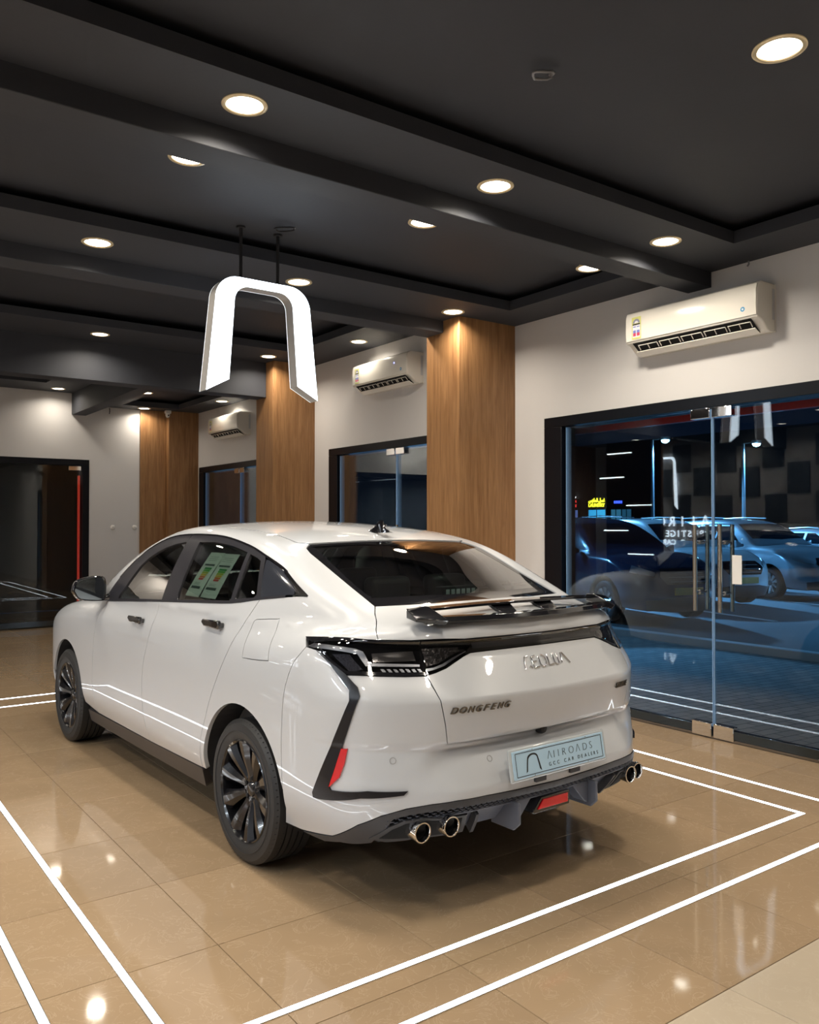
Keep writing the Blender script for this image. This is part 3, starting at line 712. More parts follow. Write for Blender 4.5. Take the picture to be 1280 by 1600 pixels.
# ================================================================ WHEEL
def make_wheel_meshes():
    ms={}
    R=.318; w=.108; r0=.226
    t=MB(); prof=[(r0,-w+.012),(r0+.02,-w+.004),(.268,-w),(.298,-w+.004),(.312,-w+.018)]
    # tread with grooves
    tr=[-.074,-.045,-.038,-.016,-.009,.009,.016,.038,.045,.074]
    pr=[(R-.001,-.086)]
    for i in range(0,len(tr)-1,1):
        pass
    gro=[(-.050,-.042),(-.020,-.012),(.012,.020),(.042,.050)]
    last=-.084
    for a,b in gro: pr+=[(R,a),(R-.008,a+.0005),(R-.008,b-.0005),(R,b)]
    pr+=[(R-.001,.086)]
    prof=prof+pr+[(.312,w-.018),(.298,w-.004),(.268,w),(r0+.02,w-.004),(r0,w-.012),(r0-.01,w-.03),(r0-.01,-w+.03)]
    t.lathe(prof,axis='x',n=72,closed=True)
    # shoulder sipes
    for k in range(72):
        q=2*PI*k/72; c,s_=math.cos(q),math.sin(q)
        for sx in (-1,1):
            x0,x1=sx*.056,sx*.098
            pts=[]
            for (x,rr_) in ((x0,R+.0006),(x1,R-.007)):
                for dq in (-.006,.006): pts.append((x,rr_*math.cos(q+dq),rr_*math.sin(q+dq)))
            t.add(pts,[(0,1,3,2)],1)
    # raised ring on outer sidewall
    t.lathe([(.262,-w-.0005),(.264,-w-.002),(.268,-w-.002),(.270,-w-.0005)],axis='x',n=72)
    ms['tyre']=t.mesh('tyre',[M['tyre'],M['softblack']])
    b=MB().lathe([(r0+.001,-w+.010),(r0-.004,-w+.006),(r0-.012,-w+.014),(r0-.016,-w+.04),(r0-.022,.06),(r0-.002,w-.012)],axis='x',n=64)
    b.lathe([(.0,-.02),(.14,-.02),(.15,.0),(.15,.02),(0,.02)],axis='x',n=32)  # brake disc
    ms['rim_barrel']=b.mesh('rim_barrel',M['rim'])
    # spoke: points along radius; outer face x negative
    s=MB()
    sec=[(.050,.020,-.062,.012),(.085,.020,-.070,.012),(.130,.028,-.083,.016),(.175,.038,-.093,.018),(r0-.008,.050,-.098,.020)]
    v=[];f=[]
    for (r_,hw,x,rd) in sec:
        v+=[(x+.030,-hw,r_),(x+rd,-hw*1.0,r_),(x,-hw*.35,r_),(x,hw*.35,r_),(x+rd,hw,r_),(x+.030,hw,r_)]
    for i in range(len(sec)-1):
        for k in range(6): f.append((i*6+k,i*6+(k+1)%6,(i+1)*6+(k+1)%6,(i+1)*6+k))
    s.add(v,f); s.add(v[:6],[tuple(range(6))]); s.add(v[-6:],[tuple(range(5,-1,-1))])
    ms['spoke']=s.mesh('spoke',M['rim'])
    h=MB().lathe([(0,-.066),(.022,-.066),(.030,-.062),(.034,-.056),(.058,-.060),(.066,-.052),(.066,-.01),(0,-.01)],axis='x',n=32)
    ms['hub']=h.mesh('hub',M['rim'])
    n=MB().lathe([(0,-.050),(.007,-.052),(.008,-.030)],axis='x',n=6); ms['wheel_nut']=n.mesh('wheel_nut',M['void'])
    lp=MB().lathe([(.0,-.0635),(.0085,-.0632),(.0105,-.0605)],axis='x',n=14); ms['lug_recess']=lp.mesh('lug_recess',M['void'])
    for k in ms:
        me=ms[k]; bm=bmesh.new(); bm.from_mesh(me); bmesh.ops.recalc_face_normals(bm,faces=bm.faces[:]); bm.to_mesh(me); bm.free()
        me.shade_smooth(); me.set_sharp_from_angle(angle=math.radians(28))
    return ms
WM=make_wheel_meshes()
def wheel(parent,x,y,side,z=.318,detail=True,scale=1.0,rot=0.0):
    r=thing('wheel',None,None,(x,y,z),parent=parent); r.rotation_euler=(rot,0,0 if side<0 else PI)
    if side>0: r.rotation_euler=(0,0,PI)
    r.scale=(scale,)*3
    def p(nm,rx=0,loc=(0,0,0)):
        o=bpy.data.objects.new(nm,WM[nm]); COL.objects.link(o); o.parent=r; o.rotation_euler=(rx,0,0); o.location=loc; return o
    p('tyre'); p('rim_barrel'); p('hub')
    for k in range(10): p('spoke',2*PI*(k+.5)/10+rot)
    if detail:
        for k in range(5): p('lug_recess',0,(.0,.047*math.sin(2*PI*k/5),.047*math.cos(2*PI*k/5)))
    return r
# ================================================================ SHOW CAR
CARX,CARY=2.50817,3.51294
car=thing('sedan_car','pearl white fastback sedan parked inside the white floor light lines','car',(CARX,CARY,0),math.radians(1.66))
B=Body(make_F(),car)
sd,rr,tt,ff=B.sd,B.rr,B.tt,B.ff
R_=.388
def arch(cy,a0,a1,n=26,r=R_,z0=.318,sgn=-1):
    return [(cy+r*math.cos(math.radians(a0+(a1-a0)*k/n)),z0+r*math.sin(math.radians(a0+(a1-a0)*k/n))) for k in range(n+1)]
DT=crv([(1.99,1.045),(1.90,1.135),(1.79,1.225),(1.66,1.315),(1.50,1.392),(1.30,1.440),(1.01,1.455),(.652,1.447),(.32,1.407),(.112,1.363),(-.07,1.312),(-.21,1.25),(-.31,1.204)],4)
DBt=crv([(-.31,1.200),(-.25,1.198),(-.005,1.170),(.22,1.139),(.55,1.118),(1.0,1.091),(1.5,1.058),(1.99,1.022)],3)
def dbz(y): a=np.array(DBt)[::1]; i=np.argsort(a[:,0]); return float(np.interp(y,a[i,0],a[i,1]))
gapA=crv([(1.045,dbz(1.045)),(1.062,1.0),(1.125,.86),(1.185,.723),(1.20,.60),(1.185,.48),(1.13,.305)],4)   # front/rear door
gapB=crv([(-.011,dbz(-.011)),(.033,1.088),(.135,.922),(.285,.707),(.350,.585),(.405,.47),(.432,.325)],4)   # rear door/quarter
gapC=crv([(1.99,1.022),(2.03,.9),(2.08,.7),(2.09,.5),(2.06,.30)],4)  # fender/front door
seamQ=crv([(-.489,1.015),(-.470,.985),(-.430,.93),(-.385,.80),(-.372,.60),(-.378,.42)],3)
lidgap=[rr([(-.696,1.061)])[0]]
GLl=[(-.56,-.563),(-.556,-.30),(-.552,-.03),(-.538,.03),(-.49,.081)]    # rear glass left edge (x,y) bottom->top
roofseam=[(-.49,.085),(-.54,.125),(-.543,.27),(-.550,.42),(-.560,.65),(-.566,.9),(-.566,1.1),(-.56,1.27)]
apil=[(-.56,1.27),(-.60,1.42),(-.645,1.62),(-.69,1.83),(-.728,2.04)]
ct=(0,.2,.78)
FD=[(-.04,1.085),(-.185,1.098),(-.20,1.088),(-.241,.95),(-.225,.93),(-.04,.918),(-.015,.93),(-.022,1.06)]
FDc=crv(FD+[FD[0]],3)[:-1]
_a=tt([(-.56,-.565)])[0]; _m=tt([(-.600,-.620)])[0]; _m2=tt([(-.638,-.684)])[0]; _c=rr([(-.696,1.061)])[0]; cq=np.array([0,-.35,.72])
_l=np.array(crv([tuple(_a),tuple(_m),tuple(_m2),tuple(_c)],4))[1:-1]; gapT=solve(cq+(_l-cq)*2.2,cq+(_l-cq)*.2,B.F)
# ---- side body panel
out=np.vstack([tt(GLl[::-1][0:1]),tt(roofseam[1:]),tt(apil[1:]),sd([(2.02,1.03)]),sd(DT),sd([p for p in DBt if p[0]<-.02]),sd(gapB),sd([(.392,.325)]),sd(arch(0,2,158)),
               sd(seamQ[::-1]),sd([(-.443,1.048)]),rr([(-.75,1.060),(-.696,1.061)]),gapT[::-1],tt([(-.56,-.563)]),tt(GLl[1:-1])])
B.panel('quarter_panel',out,(-.8,-.05,.6),ct,M['paint'],both=True,holes=[sd(FDc)],res=.022,thick=.02)
B.panel('fuel_door',sd(FDc),(-1,0,0),(0,-.1,.8),M['paint'],gap=.0015)
# ---- doors (lower skins)
out=np.vstack([sd([p for p in DBt if -.011<p[0]<1.045]),sd(gapA),sd([(.44,.323)]),sd(gapB[::-1])])
B.panel('rear_door',out,(-1,0,0),(0,.6,.75),M['paint'],both=True)
out=np.vstack([sd([p for p in DBt if p[0]>1.045]),sd(gapC),sd(gapA[::-1])])
B.panel('front_door',out,(-1,0,0),(0,1.55,.75),M['paint'],both=True)
# ---- fender, hood, front bumper
out=np.vstack([sd(gapC[::-1]),tt([(-.735,2.06),(-.72,2.5),(-.69,2.9),(-.64,3.25)]),sd([(3.28,.80),(3.20,.62),(3.12,.44)]),sd(arch(2.69,18,178))])
B.panel('front_fender',out,(-1,.1,.15),(0,2.6,.65),M['paint'],both=True)
hoodE=[(-.735,2.08),(-.72,2.5),(-.69,2.9),(-.64,3.25),(-.5,3.38),(-.25,3.46),(0,3.48)]
hE=hoodE+[(-x,y) for x,y in hoodE[::-1][1:]]
B.panel('bonnet',np.vstack([tt(hE),tt([(.4,2.16),(0,2.19),(-.4,2.16)])]),(0,.1,1),(0,2.7,.5),M['paint'])
fb=np.vstack([tt(hoodE[3:]),tt([(-x,y) for x,y in hoodE[3:-1][::-1]])]); l=sd([(3.28,.80),(3.20,.62),(3.12,.44),(3.07,.30),(3.10,.2)])
B.panel('front_bumper',np.vstack([fb,(l*[-1,1,1]),ff([(.6,.2),(0,.2),(-.6,.2)]),l[::-1]]),(0,1,0),(0,2.7,.6),M['paint'])
B.panel('headlamp',sd([(3.40,.80),(3.38,.86),(3.30,.885),(3.12,.905),(3.05,.895),(3.2,.82)]),(-1,.4,.1),(0,2.7,.6),M['gblack'],both=True,off=.004,thick=.01,gap=0)
B.panel('front_grille',ff([(-.5,.45),(-.55,.62),(-.4,.72),(.4,.72),(.55,.62),(.5,.45)]),(0,1,0),(0,2.7,.6),M['gblack'],off=.004,gap=0)
# ---- roof, screens
out=np.vstack([tt(roofseam),tt([(-.3,1.31),(0,1.325),(.3,1.31)]),tt([(-x,y) for x,y in roofseam[::-1]]),tt([(.3,.065),(0,.055),(-.3,.065)])])
B.panel('roof_panel',out,(0,0,1),(0,.6,.75),M['paint'],gap=.006)
for s_ in (-1,1):
    B.strip('roof_seam_trim',tt([(s_*-x if s_>0 else x,y) for x,y in crv(roofseam[1:],3)]),.010,(0,0,1),(0,.6,.75),M['gblack'],off=-.004,thick=.004)
out=np.vstack([tt([(-.56,1.27),(-.3,1.315),(0,1.33),(.3,1.315),(.56,1.27)]),tt([(-x,y) for x,y in apil[1:]]),tt([(.4,2.14),(0,2.18),(-.4,2.14)]),tt(apil[::-1][:-1])])
B.panel('windscreen',out,(0,.5,1),(0,1.6,.7),M['carglass'],off=-.004,gap=.003,res=.05)
gl=np.vstack([tt(GLl),tt([(-.3,.065),(0,.055),(.3,.065)]),tt([(-x,y) for x,y in GLl[::-1]]),tt([(.3,-.628),(.117,-.650),(0,-.655),(-.117,-.650),(-.3,-.628)])])
gi=crv([(-.515,-.478),(-.525,-.44),(-.512,-.2),(-.488,.03),(-.46,.048),(0,.03),(.46,.048),(.488,.03),(.512,-.2),(.525,-.44),(.515,-.478),(.48,-.5),(0,-.560),(-.48,-.5),(-.515,-.478)],3)[:-1]
B.panel('rear_window_border',gl,(0,-.4,1),(0,-.2,.6),M['gblack'],holes=[tt(gi)],off=-.004,gap=.002,thick=.004)
B.panel('rear_window',tt(gi),(0,-.4,1),(0,-.2,.6),M['rearglass'],off=-.0045,gap=-.002,thick=0,res=.04)
# ---- trunk lid upper / lower
top=np.vstack([tt([(-.56,-.566),(-.3,-.631),(-.117,-.653),(0,-.658),(.117,-.653),(.3,-.631),(.56,-.566)]),gapT*[-1,1,1],rr([(.696,1.061),(.6,1.060),(.4,1.058),(.2,1.058),(0,1.058),(-.2,1.058),(-.4,1.058),(-.6,1.060),(-.696,1.061)]),gapT[::-1]])
B.panel('trunk_lid_deck',top,(0,-.7,.7),(0,-.45,.85),M['paint'],res=.018)
lowL=[(-.524,.672),(-.545,.75),(-.566,.845),(-.575,.90),(-.580,.932),(-.545,.941),(-.50,.955),(-.458,.973),(-.41,.992),(-.375,1.003)]
out=np.vstack([rr(lowL),rr([(-.2,1.005),(0,1.006),(.2,1.005)]),rr([(-x,z) for x,z in lowL[::-1]]),rr([(.3,.669),(0,.668),(-.3,.669)])])
B.panel('trunk_lid_face',out,(0,-1,0),(0,-.3,.8),M['paint'],res=.018)
# ---- rear bumper
bl=np.vstack([sd([(-.327,.262)]),sd([(-.375,.34)]),sd(seamQ[::-1]),sd([(-.568,1.008),(-.729,.930)]),rr([(-.726,.930),(-.65,.929),(-.582,.930)]),rr([(-.566,.845),(-.545,.75),(-.524,.672)])])
bb=np.vstack([rr([(-.45,.666),(-.3,.664),(0,.663),(.3,.664),(.45,.666)])])
lo=np.vstack([sd([(-.45,.266),(-.665,.300),(-.803,.376)]),rr([(-.753,.418),(-.68,.445),(-.60,.459),(-.513,.467),(-.384,.467),(-.227,.462)])])
br=bl*[-1,1,1]
B.panel('rear_bumper',np.vstack([bl,bb,br[::-1],lo*[-1,1,1],rr([(0,.460)]),lo[::-1]]),(0,-1,0),(0,-.15,.62),M['paint'],res=.02,thick=.02)
# ---- diffuser
edge=np.vstack([lo,rr([(-.12,.461),(0,.460)])])
edge=np.vstack([edge,(edge[:-1]*[-1,1,1])[::-1]])
bot=np.vstack([sd([(-.46,.25),(-.70,.292)]),rr([(-.72,.31),(-.55,.315),(-.3,.31),(0,.305)])]); bot=np.vstack([bot,(bot[:-1]*[-1,1,1])[::-1]])
B.panel('diffuser',np.vstack([edge,bot[::-1]]),(0,-1,-.1),(0,-.15,.62),M['diff'],off=-.022,thick=.03,gap=0)
def sub(dz,xs):
    """points dz below the bumper edge at |x| positions"""
    e=edge; o=np.argsort(e[:,0]); return rr([(x,float(np.interp(x,e[o,0],e[o,2]))-dz) for x in xs])
xs=list(np.linspace(-.74,.74,41))
B.panel('diffuser_lip',np.vstack([sub(.001,xs),sub(.024,xs)[::-1]]),(0,-1,-.1),(0,-.15,.62),M['dgrey'],off=.004,thick=.03,gap=0)
# side wing of the diffuser
sw_=np.vstack([sd([(-.46,.262),(-.665,.298),(-.803,.374)]),rr([(-.753,.416),(-.70,.436),(-.735,.37),(-.760,.305)]),sd([(-.70,.285),(-.60,.262)])])
B.panel('diffuser_corner',sw_,(-.6,-1,0),(0,-.15,.62),M['dgrey'],both=True,off=.002,thick=.03,gap=0)
B.panel('mesh_band',np.vstack([sub(.024,xs),sub(.054,xs)[::-1]]),(0,-1,-.1),(0,-.15,.62),M['void'],off=-.012,thick=.01,gap=0)
mb=MB()
for row in range(3):  # staggered cells
    X_=np.arange(-.73,.731,.026)+(.013 if row%2 else 0)
    for x,p in zip(X_,sub(.029+row*.009,X_)):
        mb.add([(p[0]-.008,p[1]-.000,p[2]-.0015),(p[0]+.008,p[1],p[2]-.0015),(p[0]+.008,p[1],p[2]+.0018),(p[0]-.008,p[1],p[2]+.0018),(p[0]-.008,p[1]+.012,p[2]-.0015),(p[0]+.008,p[1]+.012,p[2]-.0015),(p[0]+.008,p[1]+.012,p[2]+.0018),(p[0]-.008,p[1]+.012,p[2]+.0018)],[(0,1,2,3),(4,7,6,5),(0,4,5,1),(3,2,6,7),(0,3,7,4),(1,5,6,2)])
o=mb.build('honeycomb_mesh',M['diff'],car); o['kind']='stuff'
B.panel('mesh_band_edge',np.vstack([sub(.054,xs),sub(.060,xs)[::-1]]),(0,-1,-.1),(0,-.15,.62),M['diff'],off=-.001,thick=.03,gap=0)
for s_ in (-1,1):
    # vertical fin
    fy=-1.085
    MB().add([(s_*.232-.007,-.95,.425),(s_*.232-.007,fy,.412),(s_*.232-.007,fy-.002,.330),(s_*.232-.007,fy+.03,.300),(s_*.232-.007,-.93,.300),
              (s_*.232+.007,-.95,.425),(s_*.232+.007,fy,.412),(s_*.232+.007,fy-.002,.330),(s_*.232+.007,fy+.03,.300),(s_*.232+.007,-.93,.300)],
             [(0,1,2,3,4),(9,8,7,6,5),(0,5,6,1),(1,6,7,2),(2,7,8,3),(3,8,9,4)]).build('diffuser_fin',M['diff'],car,bevel=.003)
    MB().prism([(s_*.225,.41),(s_*.125,.405),(s_*.20,.325),(s_*.225,.315)],-1.045,-.98,'y').build('fin_shoulder',M['diff'],car,bevel=.003)
    # exhaust bay
    P=[(.772,.325),(.725,.375),(.685,.398),(.62,.408),(.455,.404),(.428,.316),(.60,.322),(.72,.312)]
    B.panel('exhaust_surround',rr([(s_*a,b) for a,b in P]),(0,-1,-.1),(0,-.15,.62),M['dgrey'],off=.005,thick=.04,gap=0,res=.02)
    P2=[(.745,.330),(.715,.365),(.675,.388),(.61,.397),(.475,.394),(.455,.330),(.60,.332)]
    B.panel('exhaust_recess',rr([(s_*a,b) for a,b in P2]),(0,-1,-.1),(0,-.15,.62),M['void'],off=.0075,thick=.003,gap=0,res=.02)
    P3=[(.418,.402),(.404,.402),(.378,.312),(.395,.312)]
    B.panel('exhaust_divider',rr([(s_*a,b) for a,b in P3]),(0,-1,-.1),(0,-.15,.62),M['dgrey'],off=.012,thick=.03,gap=0)
    for cx,cz,ye in ((.643,.362,-.990),(.537,.374,-1.032)):
        rO=.0365; d=ye+1.057
        MB().lathe([(rO-.004,-.90),(rO,-1.02+d),(rO+.0025,-1.052+d),(rO+.0015,-1.057+d),(rO-.003,-1.057+d),(rO-.0055,-1.050+d),(rO-.007,-.96+d),(0,-.955+d)],(s_*cx,0,cz),axis='y',n=40).build('exhaust_tip',M['chrome'],car,smooth=40)
        MB().lathe([(0,-1.0+d),(rO-.0075,-1.0+d),(rO-.0075,-1.035+d)],(s_*cx,0,cz),axis='y',n=32).build('exhaust_bore',M['void'],car,smooth=40)
# rear fog lamp
MB().prism([(-.125,.345),(-.075,.400),(.098,.398),(.098,.338),(-.118,.336)],-1.052,-.98,'y').build('fog_lamp_housing',M['gblack'],car,bevel=.004)
MB().prism([(-.098,.353),(-.064,.389),(.083,.388),(.083,.351)],-1.057,-1.05,'y').build('rear_fog_lamp',M['redref'],car,bevel=.002)
MB().box(-.03,.07,-1.02,-.92,.318,.345).build('tow_cover',M['dgrey'],car,bevel=.006)
# ---- C-shaped corner trim + reflectors
TR=np.array([(-.841,-.562,1.007),(-.832,-.644,.965),(-.816,-.759,.877),(-.823,-.770,.84),(-.855,-.69,.656),(-.878,-.595,.463),(-.877,-.599,.443),(-.872,-.633,.444),(-.805,-.821,.481),(-.687,-.93,.496),(-.672,-.936,.511),(-.789,-.84,.509),(-.858,-.700,.492),(-.862,-.688,.505),(-.836,-.750,.684),(-.797,-.802,.859),(-.797,-.785,.890),(-.812,-.723,.934)])
B.panel('corner_trim',TR,(-.8,-.9,0),(0,-.2,.7),M['trimblack'],both=True,off=.007,thick=.012,gap=0,res=.014)
TI=np.array([(-.866,-.645,.455),(-.868,-.618,.475),(-.838,-.735,.68),(-.812,-.776,.845),(-.817,-.769,.85),(-.845,-.72,.68),(-.872,-.615,.468)])
RF=np.array([(-.8375,-.737,.655),(-.826,-.760,.656),(-.832,-.752,.60),(-.845,-.735,.545),(-.861,-.690,.502),(-.850,-.715,.577)])
B.panel('red_reflector',RF,(-.8,-.9,0),(0,-.2,.7),M['redref'],both=True,off=.008,thick=.01,gap=0,res=.014)
# ---- lamps
LO=np.vstack([sd([(-.443,1.047)]),sd([(-.50,1.020),(-.568,1.009),(-.65,.968),(-.729,.931)]),rr([(-.726,.931),(-.65,.930),(-.584,.932)]),rr([(-.575,1.0),(-.572,1.056)]),rr([(-.65,1.057),(-.70,1.058)])])
B.panel('lamp_housing',LO,(-.6,-1,0),(0,-.15,.8),M['void'],both=True,off=-.026,thick=0,gap=-.01)
B.panel('tail_lamp_lens',LO,(-.6,-1,0),(0,-.15,.8),M['lens'],both=True,off=.003,thick=.0,gap=.001)
B.panel('tail_lamp_top_rim',np.vstack([sd([(-.443,1.047)]),rr([(-.70,1.058),(-.65,1.057),(-.572,1.056)]),rr([(-.572,1.047),(-.65,1.048),(-.70,1.049)]),sd([(-.50,1.036)])]),(-.6,-1,0),(0,-.15,.8),M['gblack'],both=True,off=.005,thick=.008,gap=0,res=.012)
B.panel('tail_lamp_lower_rim',np.vstack([sd([(-.568,1.009),(-.65,.968),(-.729,.931)]),rr([(-.726,.931),(-.65,.930),(-.584,.932)]),rr([(-.584,.943),(-.65,.941),(-.722,.943)]),sd([(-.722,.944),(-.655,.976),(-.575,1.018)])]),(-.6,-1,0),(0,-.15,.8),M['gblack'],both=True,off=.005,thick=.008,gap=0,res=.012)
bl_=np.array([(-.840,-.49,1.022),(-.829,-.513,1.036),(-.764,-.717,1.028),(-.748,-.745,1.018),(-.742,-.780,.978),(-.590,-.905,.974),(-.590,-.905,.965),(-.754,-.773,.966),(-.768,-.730,1.010),(-.839,-.52,1.019)])
B.panel('lamp_blade',bl_,(-.6,-1,0),(0,-.15,.8),M['lampsilver'],both=True,off=-.006,thick=.008,gap=0,res=.012)
B.panel('lamp_reflector',np.array([(-.726,-.768,1.012),(-.600,-.872,1.022),(-.598,-.890,.988),(-.728,-.785,.982)]),(-.6,-1,0),(0,-.15,.8),pm('lamp_grey_reflector',(.30,.29,.28),.2,metal=.7),both=True,off=-.012,thick=.004,gap=0)
B.panel('lamp_inner_fin',np.array([(-.823,-.63,1.003),(-.786,-.70,1.006),(-.764,-.768,.955),(-.800,-.728,.944)]),(-.6,-1,0),(0,-.15,.8),pm('lamp_dark_fin',(.10,.10,.12),.35,metal=.5,bump=.6,bs=120),both=True,off=-.012,thick=.004,gap=0)
for k in range(7):
    x0=-.715+k*.019
    B.panel('lamp_tick',rr([(x0,.958),(x0+.010,.958),(x0+.014,.947),(x0+.004,.947)]),(-.3,-1,0),(0,-.15,.8),M['lampsilver'],both=True,off=-.008,thick=.003,gap=0)
# inner lamp and light bar on the lid
LI=[(-.580,.933),(-.545,.942),(-.50,.956),(-.458,.974),(-.41,.993),(-.375,1.004)]
out=np.vstack([rr(LI),rr([(-.2,1.006),(0,1.007),(.2,1.006)]),rr([(-x,z) for x,z in LI[::-1]]),rr([(.569,1.0),(.568,1.056),(.4,1.057),(.2,1.057),(0,1.057),(-.2,1.057),(-.4,1.057),(-.568,1.056),(-.569,1.0)])])
B.panel('light_bar_housing',out,(0,-1,0),(0,-.3,.85),M['void'],off=-.02,thick=0,gap=-.008)
B.panel('light_bar_lens',out,(0,-1,0),(0,-.3,.85),M['lens'],off=.003,thick=.0,gap=.001)
def band(name,z0a,z1a,x0,x1,mat,off,n=20,**k):
    X_=np.linspace(x0,x1,n); return B.panel(name,np.vstack([rr([(x,z0a) for x in X_]),rr([(x,z1a) for x in X_[::-1]])]),(0,-1,0),(0,-.3,.85),mat,off=off,thick=.006,gap=0,**k)
band('light_bar_top_rim',1.047,1.057,-.568,.568,M['gblack'],.005)
band('light_bar_strip',1.018,1.040,-.36,.36,pm('light_bar_grey',(.13,.135,.145),.12,metal=.5,coat=1),-.004)
for s_ in (-1,1):
    q=[(-.572,.948),(-.545,.953),(-.50,.966),(-.455,.985),(-.40,1.006),(-.39,1.012),(-.46,.990),(-.505,.972),(-.545,.960),(-.572,.957)]
    B.panel('inner_lamp_chrome_edge',rr([(s_*-x,z) for x,z in q][::1]),(0,-1,0),(0,-.3,.85),M['lampsilver'],off=-.004,thick=.004,gap=0,res=.012)
    q=[(-.566,.968),(-.52,.976),(-.47,.995),(-.42,1.012),(-.42,1.03),(-.566,1.03)]
    B.panel('inner_lamp_reflector',rr([(s_*-x,z) for x,z in q]),(0,-1,0),(0,-.3,.85),pm('lamp_ribbed_grey',(.16,.15,.145),.25,metal=.6,bump=.8,bs=60),off=-.012,thick=.004,gap=0)
# ---- sill, side glass, frames
sl=[(.44,.318),(1.13,.303),(2.06,.292),(2.29,.285)]
B.panel('side_skirt',np.vstack([sd(sl),sd([(2.33,.20),(1.3,.205),(.48,.215)])]),(-1,0,-.2),(0,1.35,.45),pm('skirt_plastic',(.045,.040,.042),.42),both=True,off=.003,thick=.05,gap=0)
GF=[(1.735,1.058),(1.66,1.14),(1.56,1.265),(1.49,1.312),(1.402,1.349),(1.30,1.378),(1.18,1.400),(1.060,1.413),(1.052,1.40),(.998,1.115),(1.01,1.102)]
GR=[(.885,1.415),(.711,1.418),(.58,1.411),(.461,1.401),(.285,1.374),(.240,1.160),(.25,1.150),(.835,1.113)]
GS=[(.246,1.366),(.18,1.355),(.122,1.338),(.112,1.325),(.030,1.190),(.045,1.176),(.200,1.160)]
def spl(L,a,b): return [p for p in L if a<=p[0]<=b]
out=np.vstack([sd([(1.062,1.4545)]),sd(spl(DT,1.08,2.0)[::-1]),sd(spl(DBt,1.05,2.0)[::-1]),sd([(1.034,dbz(1.034)+.001)])])
B.panel('front_door_window_frame',out,(-1,0,0),(0,1.5,.8),M['satin'],both=True,holes=[sd(GF)],off=.001,thick=.02,gap=.001,res=.018)
out=np.vstack([sd([(1.053,1.4548)]),sd(spl(DT,.10,1.03)),sd([(.086,1.34),(.0,1.20),(-.018,dbz(-.018)+.001)]),sd(spl(DBt,-.01,1.02)),sd([(1.026,dbz(1.026)+.001)])])
B.panel('rear_door_window_frame',out,(-1,0,0),(0,.5,.8),M['satin'],both=True,holes=[sd(GR),sd(GS)],off=.001,thick=.02,gap=.001,res=.018)
B.panel('front_side_window',sd(GF),(-1,0,0),(0,1.5,.8),M['carglass'],both=True,off=-.006,thick=0,gap=-.004)
B.panel('rear_side_window',sd(GR),(-1,0,0),(0,.5,.8),M['carglass'],both=True,off=-.006,thick=0,gap=-.004)
B.panel('quarter_window',sd(GS),(-1,0,0),(0,.2,.8),M['carglass'],both=True,off=-.006,thick=0,gap=-.004)
out=np.vstack([sd([(.082,1.345)]),sd([(y,z-.006) for y,z in spl(DT,-.205,.08)]),sd([(-.225,1.222),(-.232,1.204),(-.013,dbz(-.013)+.008),(.006,1.20)])])
B.panel('blank_quarter_panel',out,(-1,-.2,0),(0,0,.8),pm('blue_black_gloss',(.030,.034,.045),.12,coat=1),both=True,off=.001,thick=.01,gap=.001)
tp=np.vstack([sd([(-.10,1.303),(-.17,1.27),(-.21,1.25),(-.31,1.204),(-.31,1.199),(-.24,1.201),(-.238,1.212),(-.205,1.238),(-.15,1.268),(-.10,1.290)])])
B.panel('window_tip_trim',tp,(-1,-.3,.2),(0,0,.8),M['darkchrome'],both=True,off=.003,thick=.008,gap=0,res=.012)
B.strip('window_top_trim',sd(DT[6:-7]),.010,(-.9,0,.5),(0,.8,.8),M['gblack'],off=.003,both=True,res=.015)
B.strip('belt_trim',sd([(y,z+.004) for y,z in DBt[4:]]),.010,(-1,0,0),(0,.9,.8),M['satin'],off=.003,both=True,res=.015)
# door handles
def handle(y,z,s_):
    p=sd([(y,z)],s_)[0]; r=s_
    t=thing('door_handle',None,None,tuple(p),parent=car)
    L=.102
    prof=[(-L,.002),(-L*.82,.023),(L*.80,.019),(L,.004),(L*.7,-.017),(-L*.78,-.020)]
    MB().prism([(a,b) for a,b in prof],s_*.012,s_*.034,'x').build('grip',M['gblack'],t,bevel=.007,seg=3)
    MB().box(min(0,s_*.02),max(0,s_*.02),-L*.9,-L*.6,-.012,.012).box(min(0,s_*.02),max(0,s_*.02),L*.55,L*.85,-.012,.012).build('handle_mount',M['gblack'],t,bevel=.003)
    pts=[(a*.75,b*1.5) for a,b in prof]
for s_ in (-1,1): handle(1.30,.970,s_); handle(.315,1.036,s_)
